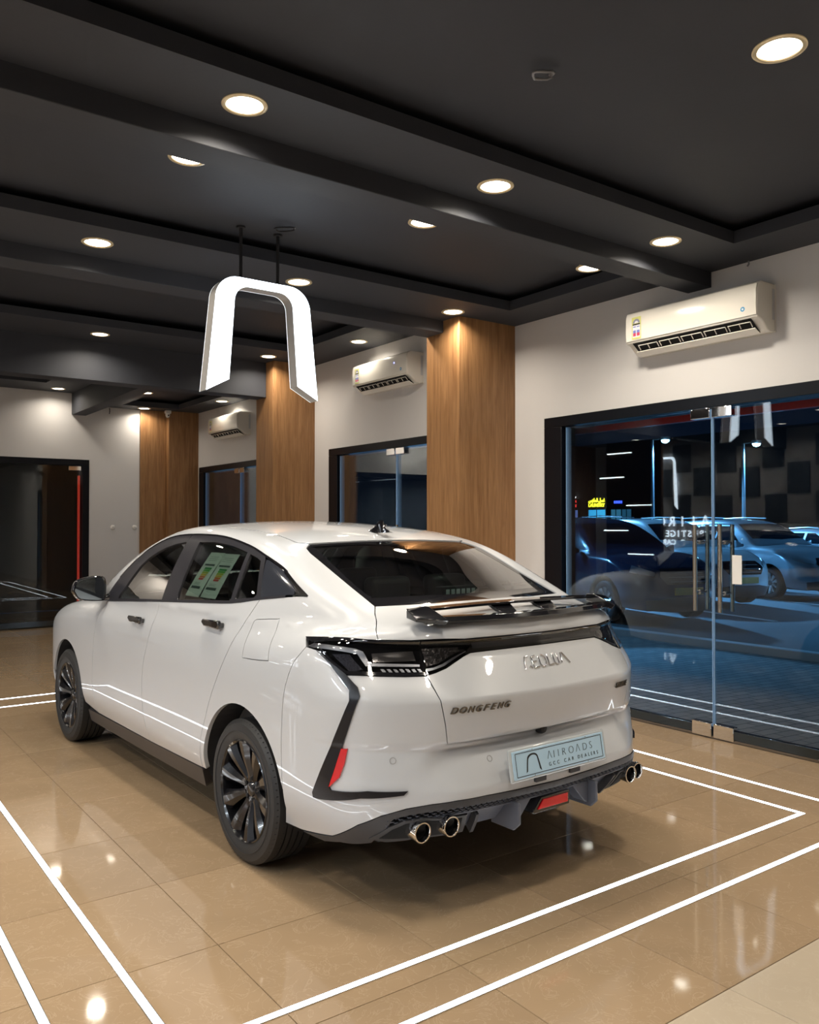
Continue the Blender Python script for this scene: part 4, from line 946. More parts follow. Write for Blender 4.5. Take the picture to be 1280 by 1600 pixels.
# mirrors
def mirror(s_):
    t=thing('door_mirror',None,None,(0,0,0),parent=car)
    out=crv([(1.062,1.098),(1.045,1.150),(.985,1.176),(.900,1.184),(.868,1.165),(.862,1.10),(.868,1.045),(.895,1.030),(1.02,1.044),(1.062,1.098)],4)[:-1]
    cx,cz=.955,1.105
    v=[];f=[];lv=[(1.0,1.945),(1.04,1.955),(1.05,1.98),(.98,2.03),(.75,2.075),(.35,2.10)]; n=len(out)
    for k,y in lv: v+=[(s_*(cx+(x-cx)*k),y,cz+(z-cz)*k) for x,z in out]
    for i in range(len(lv)-1): f+=[(i*n+j,i*n+(j+1)%n,(i+1)*n+(j+1)%n,(i+1)*n+j) for j in range(n)]
    f.append(tuple((len(lv)-1)*n+j for j in range(n)))
    k0=len(v); v+=[(s_*(cx+(x-cx)*.93),1.947,cz+(z-cz)*.93) for x,z in out]; v+=[(s_*(cx+(x-cx)*.91),1.960,cz+(z-cz)*.91) for x,z in out]
    for j in range(n): f.append((j,(j+1)%n,k0+(j+1)%n,k0+j)); f.append((k0+j,k0+(j+1)%n,k0+n+(j+1)%n,k0+n+j))
    MB().add(v,f).build('mirror_housing',M['gblack'],t,smooth=50)
    MB().add([(s_*(cx+(x-cx)*.915),1.957,cz+(z-cz)*.915) for x,z in out],[tuple(range(n))]).build('mirror_glass',pm('mirror_silver',(.30,.34,.36),.02,metal=1) if s_<0 else M['chrome'],t)
    MB().tube([(s_*.90,1.99,1.05),(s_*.86,1.97,1.045),(s_*.83,1.96,1.05)],[.022,.020,.026],n=12).build('mirror_arm',M['gblack'],t,smooth=60)
for s_ in (-1,1): mirror(s_)
# ---- spoiler
def wing_pt(x,y,z): return (x,y,z)
sp=thing('rear_spoiler',None,None,(0,0,0),parent=car)
def bar(name,prof,xs_,mat=M['gblack']):
    """prof(x)-> list of (y,z) ring"""
    v=[];f=[];n=None
    for x in xs_:
        q=prof(x); n=len(q); v+=[(x,a,b) for a,b in q]
    for i in range(len(xs_)-1): f+=[(i*n+k,i*n+(k+1)%n,(i+1)*n+(k+1)%n,(i+1)*n+k) for k in range(n)]
    f+=[tuple(range(n)),tuple((len(xs_)-1)*n+k for k in range(n-1,-1,-1))]
    return MB().add(v,f).build(name,mat,sp,bevel=.002,smooth=35)
X_=np.linspace(-.545,.545,25)
def up(x): d=.10*x*x/.36; y=-.875+d; z=1.186-.018*x*x/.3; return [(y-.020,z+.001),(y-.018,z-.010),(y+.028,z-.006),(y+.034,z+.004)]
def lowb(x): d=.105*x*x/.36; y=-.985+d; z=1.132+.0*x; return [(y-.014,z-.002),(y+.0,z+.016),(y+.055,z+.016),(y+.05,z-.006),(y+.01,z-.012)]
bar('upper_blade',up,X_); bar('lower_blade',lowb,X_)
for s_ in (-1,1):
    v=[(s_*.50,-.955,1.120),(s_*.50,-.975,1.142),(s_*.50,-.85,1.186),(s_*.50,-.80,1.184),(s_*.50,-.80,1.150),
       (s_*.595,-.885,1.132),(s_*.60,-.895,1.146),(s_*.592,-.845,1.172),(s_*.588,-.815,1.172),(s_*.588,-.815,1.140)]
    MB().add(v,[(0,1,2,3,4),(9,8,7,6,5),(0,5,6,1),(1,6,7,2),(2,7,8,3),(3,8,9,4),(4,9,5,0)]).build('end_cap',M['gblack'],sp,bevel=.004)
    for cx in (.125,):
        v=[(s_*cx-.060,-.860,1.180),(s_*cx+.060,-.860,1.180),(s_*cx+.040,-.935,1.142),(s_*cx-.040,-.935,1.142),
           (s_*cx-.056,-.845,1.172),(s_*cx+.056,-.845,1.172),(s_*cx+.036,-.915,1.128),(s_*cx-.036,-.915,1.128)]
        MB().add(v,[(0,1,2,3),(7,6,5,4),(0,4,5,1),(1,5,6,2),(2,6,7,3),(3,7,4,0)]).build('blade_support',M['gblack'],sp,bevel=.002)
# ---- antenna
an=crv([(.285,1.478),(.24,1.492),(.20,1.522),(.165,1.534),(.145,1.530),(.135,1.50),(.09,1.475)],3)
v=[];n=len(an)
base=1.472
MBa=MB()
for k,wd in ((-1,.002),(0,0),(1,.002)): pass
vs=[];
for (y,z) in an:
    h=max(z-1.47,0); wdt=.030*(1-min(1,(h/.064))**1.2)+.003
    vs+=[(-wdt,y,1.468),(-wdt*.55,y,(z+1.468)/2),(0,y,z),(wdt*.55,y,(z+1.468)/2),(wdt,y,1.468)]
fs=[(i*5+k,i*5+k+1,(i+1)*5+k+1,(i+1)*5+k) for i in range(n-1) for k in range(4)]
MB().add(vs,fs).build('shark_fin_antenna',M['gblack'],car,smooth=50)
# ---- number plate with lettering
pl_=thing('number_plate',None,None,(0,-1.092,.565),parent=car); pl_.rotation_euler=(math.radians(-10),0,0)
MB().box(-.287,.287,.004,.016,-.064,.064).build('plate_holder',pm('clear_plate_frame',(.50,.54,.56),.15,coat=1),pl_,bevel=.006)
MB().box(-.272,.272,.000,.006,-.054,.054).build('plate_sheet',pm('pale_blue_plate',(.44,.64,.80),.3,coat=.5),pl_,bevel=.002)
mb=MB()
for (x0,x1,z0,z1) in ((-.258,.258,.0435,.0458),(-.258,.258,-.0458,-.0435),(-.258,-.2557,-.0458,.0458),(.2557,.258,-.0458,.0458)): mb.box(x0,x1,-.0008,0,z0,z1)
mb.build('border_line',M['ink'],pl_)
def ptext(body,x,z,size,spc,off=0,par=pl_,mat=M['ink'],name='plate_lettering',shear=0,yy=-.0009,ext=.0004,sx=1):
    t=text_mb(body,size,ext,off,spc,shear); xs_=[v[0] for v in t.v]; 
    xform(t,lambda a,b,c:(x+(a-min(xs_))*sx,yy-c,z+b)); return t.build(name,mat,par,fixn=False)
for k,ch in enumerate('ΛIIROΛDS'):
    px_=[-.078,-.040,-.014,.012,.050,.094,.138,.180][k]
    ptext(ch,px_,-.002,.043,1,-.0012,name='letter')
for w_,x_ in (('G',-.070),('C',-.046),('C',-.022),('C',.020),('A',.043),('R',.068),('D',.104),('E',.126),('A',.146),('L',.170),('E',.187),('R',.204),('S',.224)):
    ptext(w_,x_-.004,-.030,.0205,1,-.0002,name='letter')
arc_o=crv([(-.205,-.036),(-.196,.012),(-.188,.028),(-.170,.035),(-.150,.034),(-.136,.026),(-.130,.010),(-.118,-.038)],4)
arc_i=crv([(-.197,-.030),(-.1895,.010),(-.182,.022),(-.168,.0285),(-.152,.028),(-.141,.021),(-.1365,.008),(-.1285,-.030)],4)
n=len(arc_o); MB().add([(x,-.0009,z) for x,z in arc_o]+[(x,-.0009,z) for x,z in arc_i],[(i,i+1,n+i+1,n+i) for i in range(n-1)]).build('arch_emblem',M['ink'],pl_)
for x,z in ((-.16,.050),(.16,.050),(-.16,-.050),(.16,-.050)): MB().lathe([(0,-.001),(.0022,-.001),(.0022,0)],(x,0,z),axis='y',n=8).build('plate_screw',M['plastic_g'],pl_)
for x in (-.105,.10): MB().box(x-.03,x+.03,-1.084,-1.05,.476,.498).build('plate_clip',M['dgrey'],car,bevel=.002)
MB().lathe([(0,-1.035),(.018,-1.032),(.024,-1.02),(.024,-1.0)],(-.035,0,.668),axis='y',n=20).build('rear_camera',M['black'],car,smooth=50)
for x,z in ((-.711,.62),(-.330,.592),(.330,.592),(.711,.62)):
    p=rr([(x,z)])[0]; nrm=grad(p[None],B.F)[0]
    o=MB().lathe([(.0105,0),(.0105,.0012),(.0125,.0012),(.0125,0)],n=24).build('parking_sensor_ring',pm('sensor_gap_grey',(.28,.28,.28),.5),car); o.location=tuple(p); o.rotation_mode='QUATERNION'; o.rotation_quaternion=Vector(nrm).to_track_quat('Z','Y')
# ---- chrome lettering on the lid
def on_face(pts3,F=B.F): return pts3
def lid_text(body,x0,x1,zc,h,shear,tilt,name,spc=1.0):
    t=text_mb(body,h*1.38,.0035,.0,spc,shear); xs_=[v[0] for v in t.v]; a0,a1=min(xs_),max(xs_)
    V=np.array(t.v); X=x0+(V[:,0]-a0)/(a1-a0)*(x1-x0); Z=zc-h/2+V[:,1]
    P=rr(np.c_[X,Z]); t.v=[(p[0],p[1]-.003-v[2],p[2]) for p,v in zip(P,t.v)]
    return t
def letters(body,x0,x1,zc,h,shear,name):
    n=len(body); 
    for k,ch in enumerate(body):
        if ch==' ': continue
        w_=(x1-x0)/n; t=lid_text(ch,x0+w_*k+w_*.06,x0+w_*(k+1)-w_*.10,zc,h,shear,0,name); t.build('letter',M['badge'],car,fixn=False)
M['badge']=pm('smoked_chrome',(.16,.14,.12),.22,metal=.9)
letters('DONGFENG',-.535,-.257,.806,.026,.35,'b')
letters('SHINE',.408,.512,.797,.026,.2,'b')
def stroke(pts,w=.0036):
    P=rr([(x,z) for x,z in pts]); MB().tube([(p[0],p[1]-.004,p[2]) for p in P],w,n=8).build('emblem_stroke',M['chrome'],car,smooth=60)
ez=.945
def S_(x,z): return (x,ez+z)
for pts in ([(-.136,-.024),(-.118,.020),(-.098,.024)],[(-.104,-.012),(-.096,-.022)],
            [(-.060,.022),(-.082,.018),(-.086,-.016),(-.080,-.022),(-.056,-.020)],[(-.082,.0),(-.060,.001)],
            [(-.042,.018),(-.046,-.012),(-.036,-.022),(-.018,-.020),(-.010,-.006),(-.010,.016),(-.024,.024)],
            [(.008,.022),(.002,-.018),(.030,-.018)],[(.044,.022),(.040,-.012),(.050,-.020),(.066,-.018),(.070,.022)],
            [(.084,-.018),(.098,.020),(.106,.020),(.134,-.022)]):
    stroke([S_(x,z) for x,z in pts])
# ---- wheel arches, floor pan, wheels
for cy in (0,2.69):
    for s_ in (-1,1):
        a=arch(cy,-12,192,28,.395); v=[(s_*.895,y,z) for y,z in a]+[(s_*.58,y,z) for y,z in a]; n=len(a)
        # pull lip in so it stays behind the body skin
        X=sd([(y,max(z,.22)) for y,z in a],s_)[:,0]
        v=[(float(x)-s_*.012,y,z) for x,(y,z) in zip(X,a)]+[(s_*.58,y,z) for y,z in a]
        MB().add(v,[(i,i+1,n+i+1,n+i) for i in range(n-1)]).add([(s_*.585,y,z) for y,z in a],[tuple(range(n))]).build('wheel_arch_liner',M['softblack'],car)
MB().box(-.57,.57,-.60,3.4,.19,.32).box(-.70,.70,.46,2.24,.20,.32).build('floor_pan',M['softblack'],car,bevel=.01)
MB().tube([(-.45,-.92,.36),(-.3,-.7,.30),(.3,-.7,.30),(.45,-.92,.36)],.05,n=12).build('silencer_pipe',M['dgrey'],car,smooth=50)
for s_ in (-1,1):
    for cy,ro in ((0,.10),(2.69,.35)): wheel(car,s_*.785,cy,s_,rot=ro)
# ---- cabin
def seat(x,y,rear=False,w=.26):
    t=thing('seat',None,None,(x,y,0),parent=car)
    MB().box(-w,w,-.10,.42,.36,.50).build('seat_cushion',M['seat'],t,bevel=.05,seg=4)
    b=MB().add([(-w,.0,.46),(w,.0,.46),(w,-.14,.46),(-w,-.14,.46),(-w*.82,-.14,1.03),(w*.82,-.14,1.03),(w*.82,-.24,1.03),(-w*.82,-.24,1.03)],[(0,1,2,3),(7,6,5,4),(0,4,5,1),(1,5,6,2),(2,6,7,3),(3,7,4,0)])
    b.build('seat_back',M['seat'],t,bevel=.045,seg=4)
    MB().box(-.13,.13,-.27,-.17,1.07,1.24).build('headrest',M['seat'],t,bevel=.035,seg=4)
    MB().tube([(-.05,-.21,1.0),(-.05,-.22,1.1)],.007).tube([(.05,-.21,1.0),(.05,-.22,1.1)],.007).build('headrest_post',M['chrome'],t)
seat(-.37,1.15); seat(.37,1.15)
for x in (-.40,.40): seat(x,.34,True,.24)
seat(0,.33,True,.15)
MB().box(-.62,.62,-.62,-.10,.96,1.0).build('parcel_shelf',M['trimgrey'],car,bevel=.01)
MB().box(-.78,.78,1.92,2.3,.70,.99).build('dashboard',M['trimgrey'],car,bevel=.05,seg=4)
MB().box(-.16,.16,1.86,1.90,.86,1.04).build('dash_screen',M['gblack'],car,bevel=.006)
MB().lathe([(.165+.014*math.cos(a),.014*math.sin(a)) for a in np.linspace(0,2*PI,12,endpoint=False)],axis='y',n=32,closed=True).tube([(-.16,0,0),(.16,0,0)],.018).tube([(0,0,0),(0,0,-.16)],.018).build('steering_wheel',M['seat'],car,smooth=60)
sw=[o for o in car.children if o.name.startswith('steering_wheel')][0]; sw.location=(-.37,1.70,.93); sw.rotation_euler=(math.radians(-20),0,0)
MB().box(-.12,.12,1.36,1.40,1.36,1.43).build('rear_view_mirror',M['black'],car,bevel=.01)
# inner liners
B.panel('headliner',np.vstack([tt(roofseam),tt([(0,1.30)]),tt([(-x,y) for x,y in roofseam[::-1]]),tt([(0,.07)])]),(0,0,1),(0,.6,.75),M['headliner'],off=-.035,thick=0,gap=0,res=.07)
for s_ in (-1,1):
    v=[(s_*.80,.0,.35),(s_*.80,2.0,.35),(s_*.80,2.0,1.0),(s_*.80,1.0,1.05),(s_*.775,0,1.12),(s_*.72,-.25,1.16),(s_*.72,-.25,.35)]
    MB().add(v+[(x-s_*.03,y,z) for x,y,z in v],[(0,1,2,3,4,5,6),(7,8,9,10,11,12,13)]+[(i,(i+1)%7,(i+1)%7+7,i+7) for i in range(7)]).build('door_trim',M['trimgrey'],car)
    MB().tube([(s_*.79,1.02,1.05),(s_*.635,1.04,1.43)],.035,n=8).build('pillar_trim',M['headliner'],car,smooth=60)
    MB().tube([(s_*.70,-.02,1.12),(s_*.61,.05,1.27),(s_*.545,.17,1.365)],.035,n=8).build('pillar_trim',M['trimgrey'],car,smooth=60)
    MB().tube([(s_*.735,2.0,1.06),(s_*.70,1.75,1.2),(s_*.64,1.5,1.36),(s_*.59,1.3,1.44)],.03,n=8).build('pillar_trim',M['headliner'],car,smooth=60)
hl=MB()
t=thing('high_brake_lamp',None,None,(.02,-.43,1.198),parent=car)
MB().box(-.115,.115,-.02,.03,-.028,.022).build('lamp_case',M['black'],t,bevel=.004)
for k in range(6): MB().box(-.092+k*.032,-.092+k*.032+.022,-.023,-.019,-.014,.010).build('led_cell',pm('led_cell_grey',(.60,.68,.68),.2),t,bevel=.002)
# energy papers on the rear side window
def paper(y0,z0,w_,h_,lean,dx,label_pos):
    t=thing('window_paper',None,None,(0,0,0),parent=car)
    def Q(u,v): # u toward rear, v up
        y=y0-u*w_+lean*v; z=z0+v*h_
        return (y,z)
    us=[(u,v) for v in np.linspace(0,1,5) for u in np.linspace(0,1,4)]
    P=sd([Q(u,v) for u,v in us]); P=P+[dx,0,0]
    MB().add([tuple(p) for p in P],[(r*4+c,r*4+c+1,r*4+c+5,r*4+c+4) for r in range(4) for c in range(3)]).build('sheet',M['paperg'],t)
    cols=[(.02,.28,.06),(.10,.42,.06),(.40,.50,.05),(.65,.50,.05),(.62,.20,.04),(.55,.05,.04)]
    for k,c in enumerate(cols):
        v1=.66-k*.048; P=sd([Q(.30,v1),Q(.30,v1-.04),Q(.78-.03*k,v1-.04),Q(.78-.03*k,v1)])+[dx-.0015,0,0]
        MB().add([tuple(p) for p in P],[(0,1,2,3)]).build('colour_bar',pm('label_bar_%d'%k,c,.6),t)
    for (a,b,c,d) in ((.15,.85,.70,.74),(.12,.75,.18,.235),(.18,.8,.90,.905),(.18,.8,.86,.865),(.18,.8,.82,.825),(.2,.6,.31,.315),(.2,.6,.28,.285)):
        P=sd([Q(a,c),Q(b,c),Q(b,d),Q(a,d)])+[dx-.0015,0,0]
        MB().add([tuple(p) for p in P],[(0,1,2,3)]).build('print_line',M['inkg'],t)
M['paperg']=pm('pale_green_paper',(.62,.70,.62),.7); M['inkg']=pm('grey_print',(.06,.09,.08),.7)
paper(.775,1.140,.165,.225,-.075,.012,0); paper(.60,1.142,.175,.220,-.050,.016,0)
# ================================================================ PARKED CARS OUTSIDE
PK={}
def proto_car(kind,paint):
    if kind=='suv':
        F=make_F(top=([-1.05,-.95,-.6,-.2,.5,1.2,1.8,2.2,2.6,3.0,3.3,3.6],[1.16,1.17,1.17,1.17,1.17,1.16,1.14,1.12,1.10,1.05,.98,.82]),
                 roof=([-1.3,-1.0,-.7,-.2,.4,1.0,1.4,1.8,2.3,2.8],[1.30,1.46,1.58,1.64,1.665,1.655,1.60,1.43,1.12,.80]),
                 gb=([-1.1,-.7,-.3,0,.4,1.0,1.5,2.0,2.6],[.76,.81,.84,.853,.862,.866,.86,.835,.74]),clip=-1.0)
    else:
        F=make_F(top=([-1.05,-.95,-.6,-.2,.5,1.2,1.8,2.2,2.6,3.0,3.3,3.6],[1.08,1.09,1.09,1.09,1.09,1.07,1.03,1.0,.96,.90,.82,.66]),
                 roof=([-1.2,-.9,-.584,-.3,.06,.3,.7,1.0,1.3,1.6,1.9,2.3,2.8],[.86,.98,1.10,1.22,1.36,1.42,1.455,1.46,1.44,1.37,1.25,1.04,.78]))
    r=thing('parked_car',None,None,(0,0,0)); b=Body(F,r,res=.055)
    sd_,rr_,tt_,ff_=b.sd,b.rr,b.tt,b.ff
    a1=[(.41*math.cos(math.radians(t)),.32+.41*math.sin(math.radians(t))) for t in range(-8,189,12)]
    a2=[(y+2.69,z) for y,z in a1]
    left=np.vstack([rr_([(-.45,.25)]),sd_([(-.60,.25)]),sd_(a1[::-1]),sd_([(.9,.22),(1.7,.22)]),sd_(a2[::-1]),ff_([(-.5,.22)])])
    ring=np.vstack([left,(left*[-1,1,1])[::-1]])
    b.panel('body_shell',ring,(0,0,1),(0,1.3,.55),paint,gap=0,thick=.03)
    dk=pm('dark_car_glass',(.006,.010,.014),.05,coat=1)
    if kind=='suv': ys,zt,zb=(-.62,.28,1.02,1.72),1.50,1.16
    else: ys,zt,zb=(-.15,.35,1.02,1.72),1.33,1.075
    def win(y0,y1,t0,t1): return sd_([(y0,zb),(y1,zb),(t1,zt),(t0,zt)])
    b.panel('side_window',win(ys[2]+.04,ys[3]+.06,ys[2]+.04,ys[3]-.42),(-1,0,0),(0,1.3,.9),dk,both=True,off=.003,thick=.004)
    b.panel('side_window',win(ys[1],ys[2]-.03,ys[1]+.06,ys[2]-.03),(-1,0,0),(0,.6,.9),dk,both=True,off=.003,thick=.004)
    if kind=='suv': b.panel('side_window',win(ys[0],ys[1]-.04,ys[0]+.12,ys[1]+.0),(-1,0,0),(0,0,.9),dk,both=True,off=.003,thick=.004)
    yt,yb=(1.50,2.16) if kind=='suv' else (1.42,2.10)
    b.panel('windscreen',tt_([(-.57,yt),(0,yt+.05),(.57,yt),(.70,yb-.1),(0,yb),(-.70,yb-.1)]),(0,.6,1),(0,1.3,.6),dk,off=.003,thick=.004)
    b.panel('headlamp',ff_([(-.80,.80),(-.52,.74),(-.50,.80),(-.72,.90)]) if kind=='suv' else ff_([(-.78,.70),(-.50,.66),(-.48,.72),(-.70,.79)]),(-.2,1,0),(0,2.4,.6),M['lampsilver'],both=True,off=.006,thick=.01,gap=0)
    g=[(-.36,.62),(-.46,.74),(-.38,.86),(.38,.86),(.46,.74),(.36,.62)] if kind=='suv' else [(-.35,.50),(-.42,.60),(-.34,.68),(.34,.68),(.42,.60),(.35,.50)]
    b.panel('grille',ff_(g),(0,1,0),(0,2.4,.6),M['gblack'],off=.004,thick=.01,gap=0)
    for k in range(3):
        z=g[0][1]+.05+k*.065; p=ff_([(-.33,z),(0,z),(.33,z)]); MB().tube([tuple(q+np.array([0,.012,0])) for q in p],.008,n=6).build('grille_bar',M['chrome'],r)
    b.panel('lower_bumper',ff_([(-.62,.24),(-.66,.38),(-.3,.43),(.3,.43),(.66,.38),(.62,.24)]),(0,1,0),(0,2.4,.6),M['dgrey'],off=.004,thick=.01,gap=0)
    p=ff_([(0,.52)])[0]; MB().box(-.26,.26,p[1],p[1]+.02,.465,.575).build('number_plate',pm('amber_plate',(.55,.36,.05),.5),r,bevel=.003)
    for s_ in (-1,1):
        MB().add([(s_*.86,1.93,1.06),(s_*.88,2.0,1.06),(s_*1.06,1.98,1.04),(s_*1.08,1.93,1.06),(s_*.86,1.93,1.12),(s_*.88,2.0,1.12),(s_*1.05,1.98,1.20),(s_*1.08,1.93,1.20)],[(0,1,2,3),(7,6,5,4),(0,4,5,1),(1,5,6,2),(2,6,7,3),(3,7,4,0)]).build('door_mirror',paint,r,bevel=.015)
        b.strip('door_gap',sd_([(1.03,1.07),(1.06,.9),(1.12,.6),(1.08,.32)],s_),.008,(s_,0,0),(0,1,.7),M['void'],off=.001,thick=.002)
        h=sd_([(1.25,.96)],s_)[0]; MB().box(-.012,.012,-.09,.09,-.012,.012).build('door_handle',paint,r,bevel=.004).location=(h[0]+s_*.015,h[1],h[2])
        MB().tube([(s_*.62,-.3,1.68),(s_*.60,.4,1.70),(s_*.60,1.1,1.68)] if kind=='suv' else [(s_*.55,.3,1.44),(s_*.55,.9,1.47),(s_*.55,1.2,1.45)],.012,n=6).build('roof_rail',M['steel'],r)
        for cy in (0,2.69):
            n=len(a1); A=[(y+cy,z) for y,z in a1]
            MB().add([(s_*.86,y,z) for y,z in A]+[(s_*.5,y,z) for y,z in A],[(i,i+1,n+i+1,n+i) for i in range(n-1)]).add([(s_*.55,y,z) for y,z in A],[tuple(range(n))]).build('wheel_arch_liner',M['softblack'],r)
            w=thing('wheel',None,None,(s_*.785,cy,.325),parent=r); w.rotation_euler=(0,0,0 if s_<0 else PI)
            for nm,m_ in (('tyre',M['tyre']),('rim_barrel',M['rim']),('hub',M['steel'])):
                o=bpy.data.objects.new(nm,WM[nm]); COL.objects.link(o); o.parent=w
            for q in range(10):
                o=bpy.data.objects.new('spoke',WM2); COL.objects.link(o); o.parent=w; o.rotation_euler=(2*PI*q/10,0,0)
    MB().box(-.8,.8,.45,2.2,.2,.35).box(-.5,.5,-.8,3.3,.2,.35).build('floor_pan',M['softblack'],r)
    return r
WM2=WM['spoke'].copy(); WM2.materials.clear(); WM2.materials.append(M['steel'])
def park(r,x,y,label,deg=165,z=-.02):
    r.location=(x,y,z); r.rotation_euler=(0,0,math.radians(deg)); tag(r,label,'car','cars parked in the street outside the glass door'); return r
def repaint(r,mat):
    for o in r.children:
        if o.name.startswith(('body_shell','door_mirror','door_handle')):
            o.data=o.data.copy(); o.data.materials.clear(); o.data.materials.append(mat)
pw=pm('white_parked_paint',(.62,.64,.66),.3,coat=1); ps_=pm('silver_parked_paint',(.38,.40,.43),.28,metal=.5,coat=1)
pd=pm('dark_parked_paint',(.028,.040,.085),.2,coat=1)
suv=proto_car('suv',pd); park(suv,11.9,11.3,'dark SUV parked nearest the left edge of the big glass door')
s2=copy_tree(suv); repaint(s2,ps_); park(s2,17.8,12.0,'silver SUV parked behind the right pull handles of the glass door, amber number plate')
s3=copy_tree(suv); repaint(s3,pw); park(s3,14.9,12.2,'white SUV parked between the dark SUV and the silver SUV')
sed=proto_car('sedan',ps_); park(sed,20.9,11.6,'silver saloon parked at the right edge of the picture, beyond the glass')
s4=copy_tree(suv); repaint(s4,pw); park(s4,23.8,11.2,'white SUV parked farthest right, mostly beyond the frame')
s5=copy_tree(sed); repaint(s5,pd); park(s5,11.6,19.5,'dark saloon parked farther up the street',170)
# ================================================================ STREET
m,nt,b_=new_mat('paving_bricks'); L=nt.links.new
g=nt.nodes.new('ShaderNodeNewGeometry'); bt=nt.nodes.new('ShaderNodeTexBrick'); mp=nt.nodes.new('ShaderNodeMapping'); mp.inputs['Rotation'].default_value=(0,0,.1)
bt.inputs['Scale'].default_value=1.0; bt.inputs['Brick Width'].default_value=.21; bt.inputs['Row Height'].default_value=.105; bt.inputs['Mortar Size'].default_value=.005
bt.inputs[1].default_value=(.26,.22,.19,1); bt.inputs[2].default_value=(.18,.155,.14,1); bt.inputs[3].default_value=(.03,.03,.03,1)
L(g.outputs['Position'],mp.inputs[0]); L(mp.outputs[0],bt.inputs[0]); L(bt.outputs[0],b_.inputs['Base Color']); b_.inputs['Roughness'].default_value=.7
bp=nt.nodes.new('ShaderNodeBump'); bp.inputs['Distance'].default_value=.005; L(bt.outputs[1],bp.inputs['Height']); bp.invert=True; L(bp.outputs[0],b_.inputs['Normal'])
M['pave']=m
M['asphalt']=pm('asphalt',(.045,.045,.048),.8,var=.3,vs=3,bump=.3,bs=200)
struct(MB().box(XW+.24,9.4,-6,40,-.12,-.03).build('pavement',M['pave']))
struct(MB().box(9.4,90,-20,90,-.14,-.035).build('street',M['asphalt']))
for k in range(7):
    x=10.35+k*2.98; y=9.9
    r=MB().box(-.06,.06,-2.6,2.6,0,.004).build('parking_line',pm('road_paint',(.5,.5,.5),.6) if k==0 else M['rp']); M['rp']=r.data.materials[0]
    r.location=(x,y,-.035); r.rotation_euler=(0,0,math.radians(165)); tag(r,'white painted parking bay line on the street','road marking','white parking bay lines')
kerb=MB().box(-.08,.08,-9,9,0,.10).build('kerb',pm('kerb_concrete',(.30,.30,.29),.8),bevel=.01); kerb.location=(9.32,9,-.035); tag(kerb,'pale concrete kerb between pavement and parking bays','kerb')
# lamp posts
BL=(.16,.52,1.0)
M['lampblue']=emis('street_lamp_lens',(.30,.72,1.0),60)
def lamp_post(x,y,h,label,power):
    r=thing('street_lamp',label,'street lamp',(x,y,-.035))
    MB().tube([(0,0,0),(0,0,h)],[.11,.07],n=12).build('post',M['steel2'],r,smooth=60)
    MB().tube([(0,0,h),(.6,0,h+.08)],.035,n=8).box(.40,.90,-.16,.16,h-.02,h+.16).build('lamp_head',M['steel2'],r,bevel=.03)
    MB().lathe([(0,-.16),(.12,-.13),(.19,-.06),(.20,.0)],(.65,0,h-.02),n=20).build('lamp_lens',M['lampblue'],r)
    r.rotation_euler=(0,0,math.radians(-55))
    l=bpy.data.lights.new('street_light','SPOT'); l.energy=power; l.color=BL; l.shadow_soft_size=.3; l.spot_size=math.radians(150); l.spot_blend=.4
    o=bpy.data.objects.new('lamp',l); COL.objects.link(o); o.parent=r; o.location=(.65,0,h-.20)
    return r
M['steel2']=pm('galvanised_post',(.05,.055,.06),.6)
lamp_post(36.3,28.0,6.0,'street lamp with a bright blue-white head left of the glass door joint',14000)
lamp_post(41.0,25.7,5.9,'street lamp with a glaring blue head under the mirrored light sign',14000)
lamp_post(19.5,21.0,7,'unseen street lamp added to light the parked cars, hidden behind the wall',46000)  # out of view, added for blue light on the parked cars
lamp_post(27.0,1.0,7,'unseen street lamp added for light on the parked cars, beyond the right edge of the picture',42000)  # put beyond the frame to strengthen the blue light on the cars
lamp_post(7.2,17.5,6.5,'unseen street lamp added on the pavement to light the car sides, hidden behind the far columns',5500)  # hidden extra lamp, brightens the car sides that face the showroom
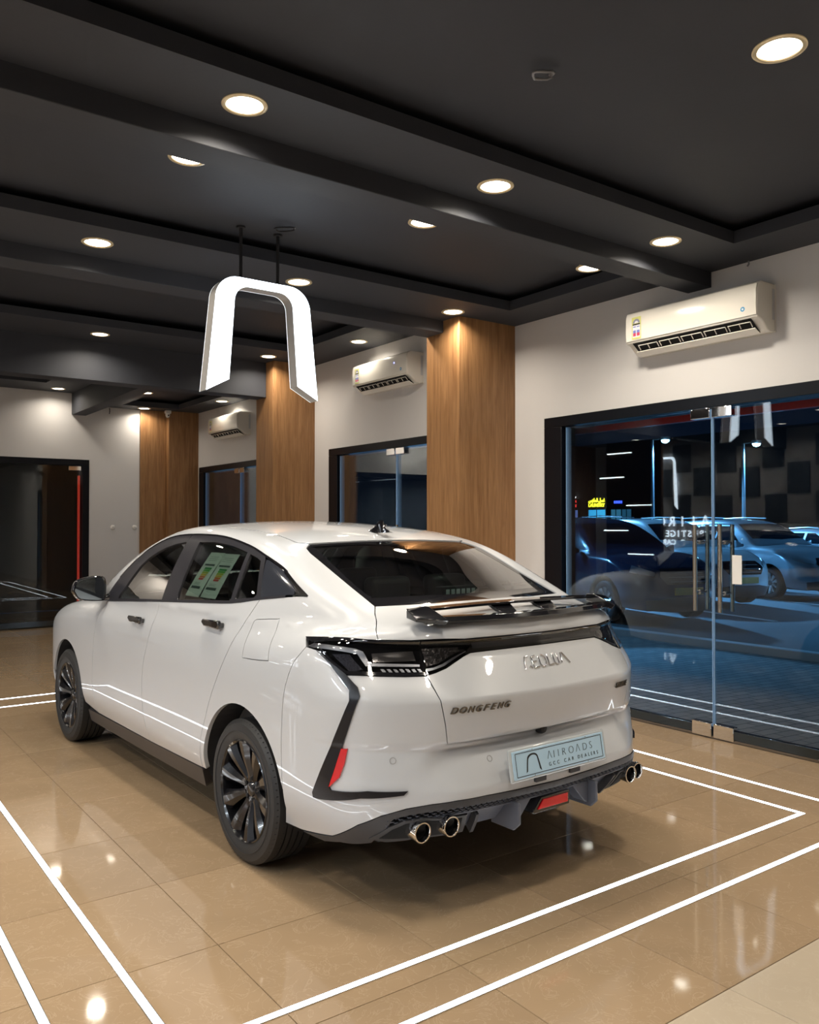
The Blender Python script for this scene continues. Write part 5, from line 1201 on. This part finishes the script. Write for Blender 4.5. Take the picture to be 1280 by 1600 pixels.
# shop block
blk=thing('shop_building','low dark shop building far across the street with lit shop windows','building',(60,50,-.035))
MB().box(-.0,8,-30,26,0,9).build('facade',pm('dark_facade',(.03,.028,.03),.8),blk)
def shopwin(y,w_,z0,z1,col,s,parent):
    f=MB().box(-.12,-.0,-w_/2-.08,w_/2+.08,z0-.08,z1+.08).build('window_frame',M['softblack'],parent); f.location=(0,y,0)
    p=MB().box(-.15,-.125,-w_/2,w_/2,z0,z1).build('lit_pane',emis('shop_light',col,s),f)
    MB().box(-.17,-.15,-.04,.04,z0,z1).build('mullion',M['softblack'],f)
    return f
for (u,w_,col,s) in ((5.4,1.1,(.20,.35,.95),1.1),(2.45,2.0,(.03,.45,.85),1.2),(.2,1.1,(.05,.28,.45),.5),(-1.0,1.0,(.03,.2,.35),.35)):
    shopwin(u,w_,.9,2.93,col,s,blk)
def lit_sign(y,z,w_,h_,col,lines,label,s=3.0):
    r=thing('shop_sign',label,'sign',(59.70,y,z))
    MB().box(-.0,.2,-w_/2-.1,w_/2+.1,-h_/2-.05,h_/2+.05).build('sign_box',M['softblack'],r)
    m_=emis('sign_'+label[:6],col,s)
    for k,(txt,hh,zz) in enumerate(lines):
        t=text_mb(txt,hh,.02,.012,1.0); xs_=[v[0] for v in t.v]; a0,a1=min(xs_),max(xs_)
        xform(t,lambda a,b,c:(-.04-c,w_/2-(a-a0)/(a1-a0)*w_,zz+b)); t.build('lettering',m_,r,fixn=False)
    return r
lit_sign(55.4,3.55,1.2,.75,(1,.03,.02),(('IIIIIIIII',.30,.08),('IIIIIII',.36,-.36)),'small red neon shop sign with a white light above it',4)
MB().box(-.1,.0,-.55,.55,.48,.66).build('white_light',emis('white_neon',(1,.9,.9),4),bpy.data.objects['shop_sign'])
lit_sign(52.3,3.56,1.95,.85,(.95,.85,.02),(('ﺲﺑﻼﻤﻟﺍ ﻞﺴﻏ',.50,.05),('LAUNDRY',.42,-.38)),'yellow neon laundry sign on the far shops',4)
lit_sign(49.8,3.55,.9,.4,(.05,.1,1),(('IIII',.3,-.1),),'small blue neon sign on the far shops',2.5)
# distant amber road lights
for k,(u,v) in enumerate(((1060,765),(1083,764),(1095,763),(1110,776),(1193,757),(1188,790))):
    d=110.0; a_=(u-640)/FPX; X=d*(math.sin(YAW)+math.cos(YAW)*a_); Y=d*(math.cos(YAW)-math.sin(YAW)*a_); Z=1.51+(820-v)/FPX*d
    r=thing('distant_road_light','tiny distant road light glowing beyond the parked cars','street lamp',(X,Y,-.035),0,'tiny far road lights seen through the glass')
    MB().tube([(0,0,0),(0,0,Z)],.06,n=6).build('post',M['softblack'],r)
    MB().lathe([(0,-.16),(.16,-.05),(.16,.05),(0,.16)],(0,0,Z+.1),n=10).build('globe',emis('amber_globe',(1,.75,.4) if k<2 else (1,.9,.8),22),r)
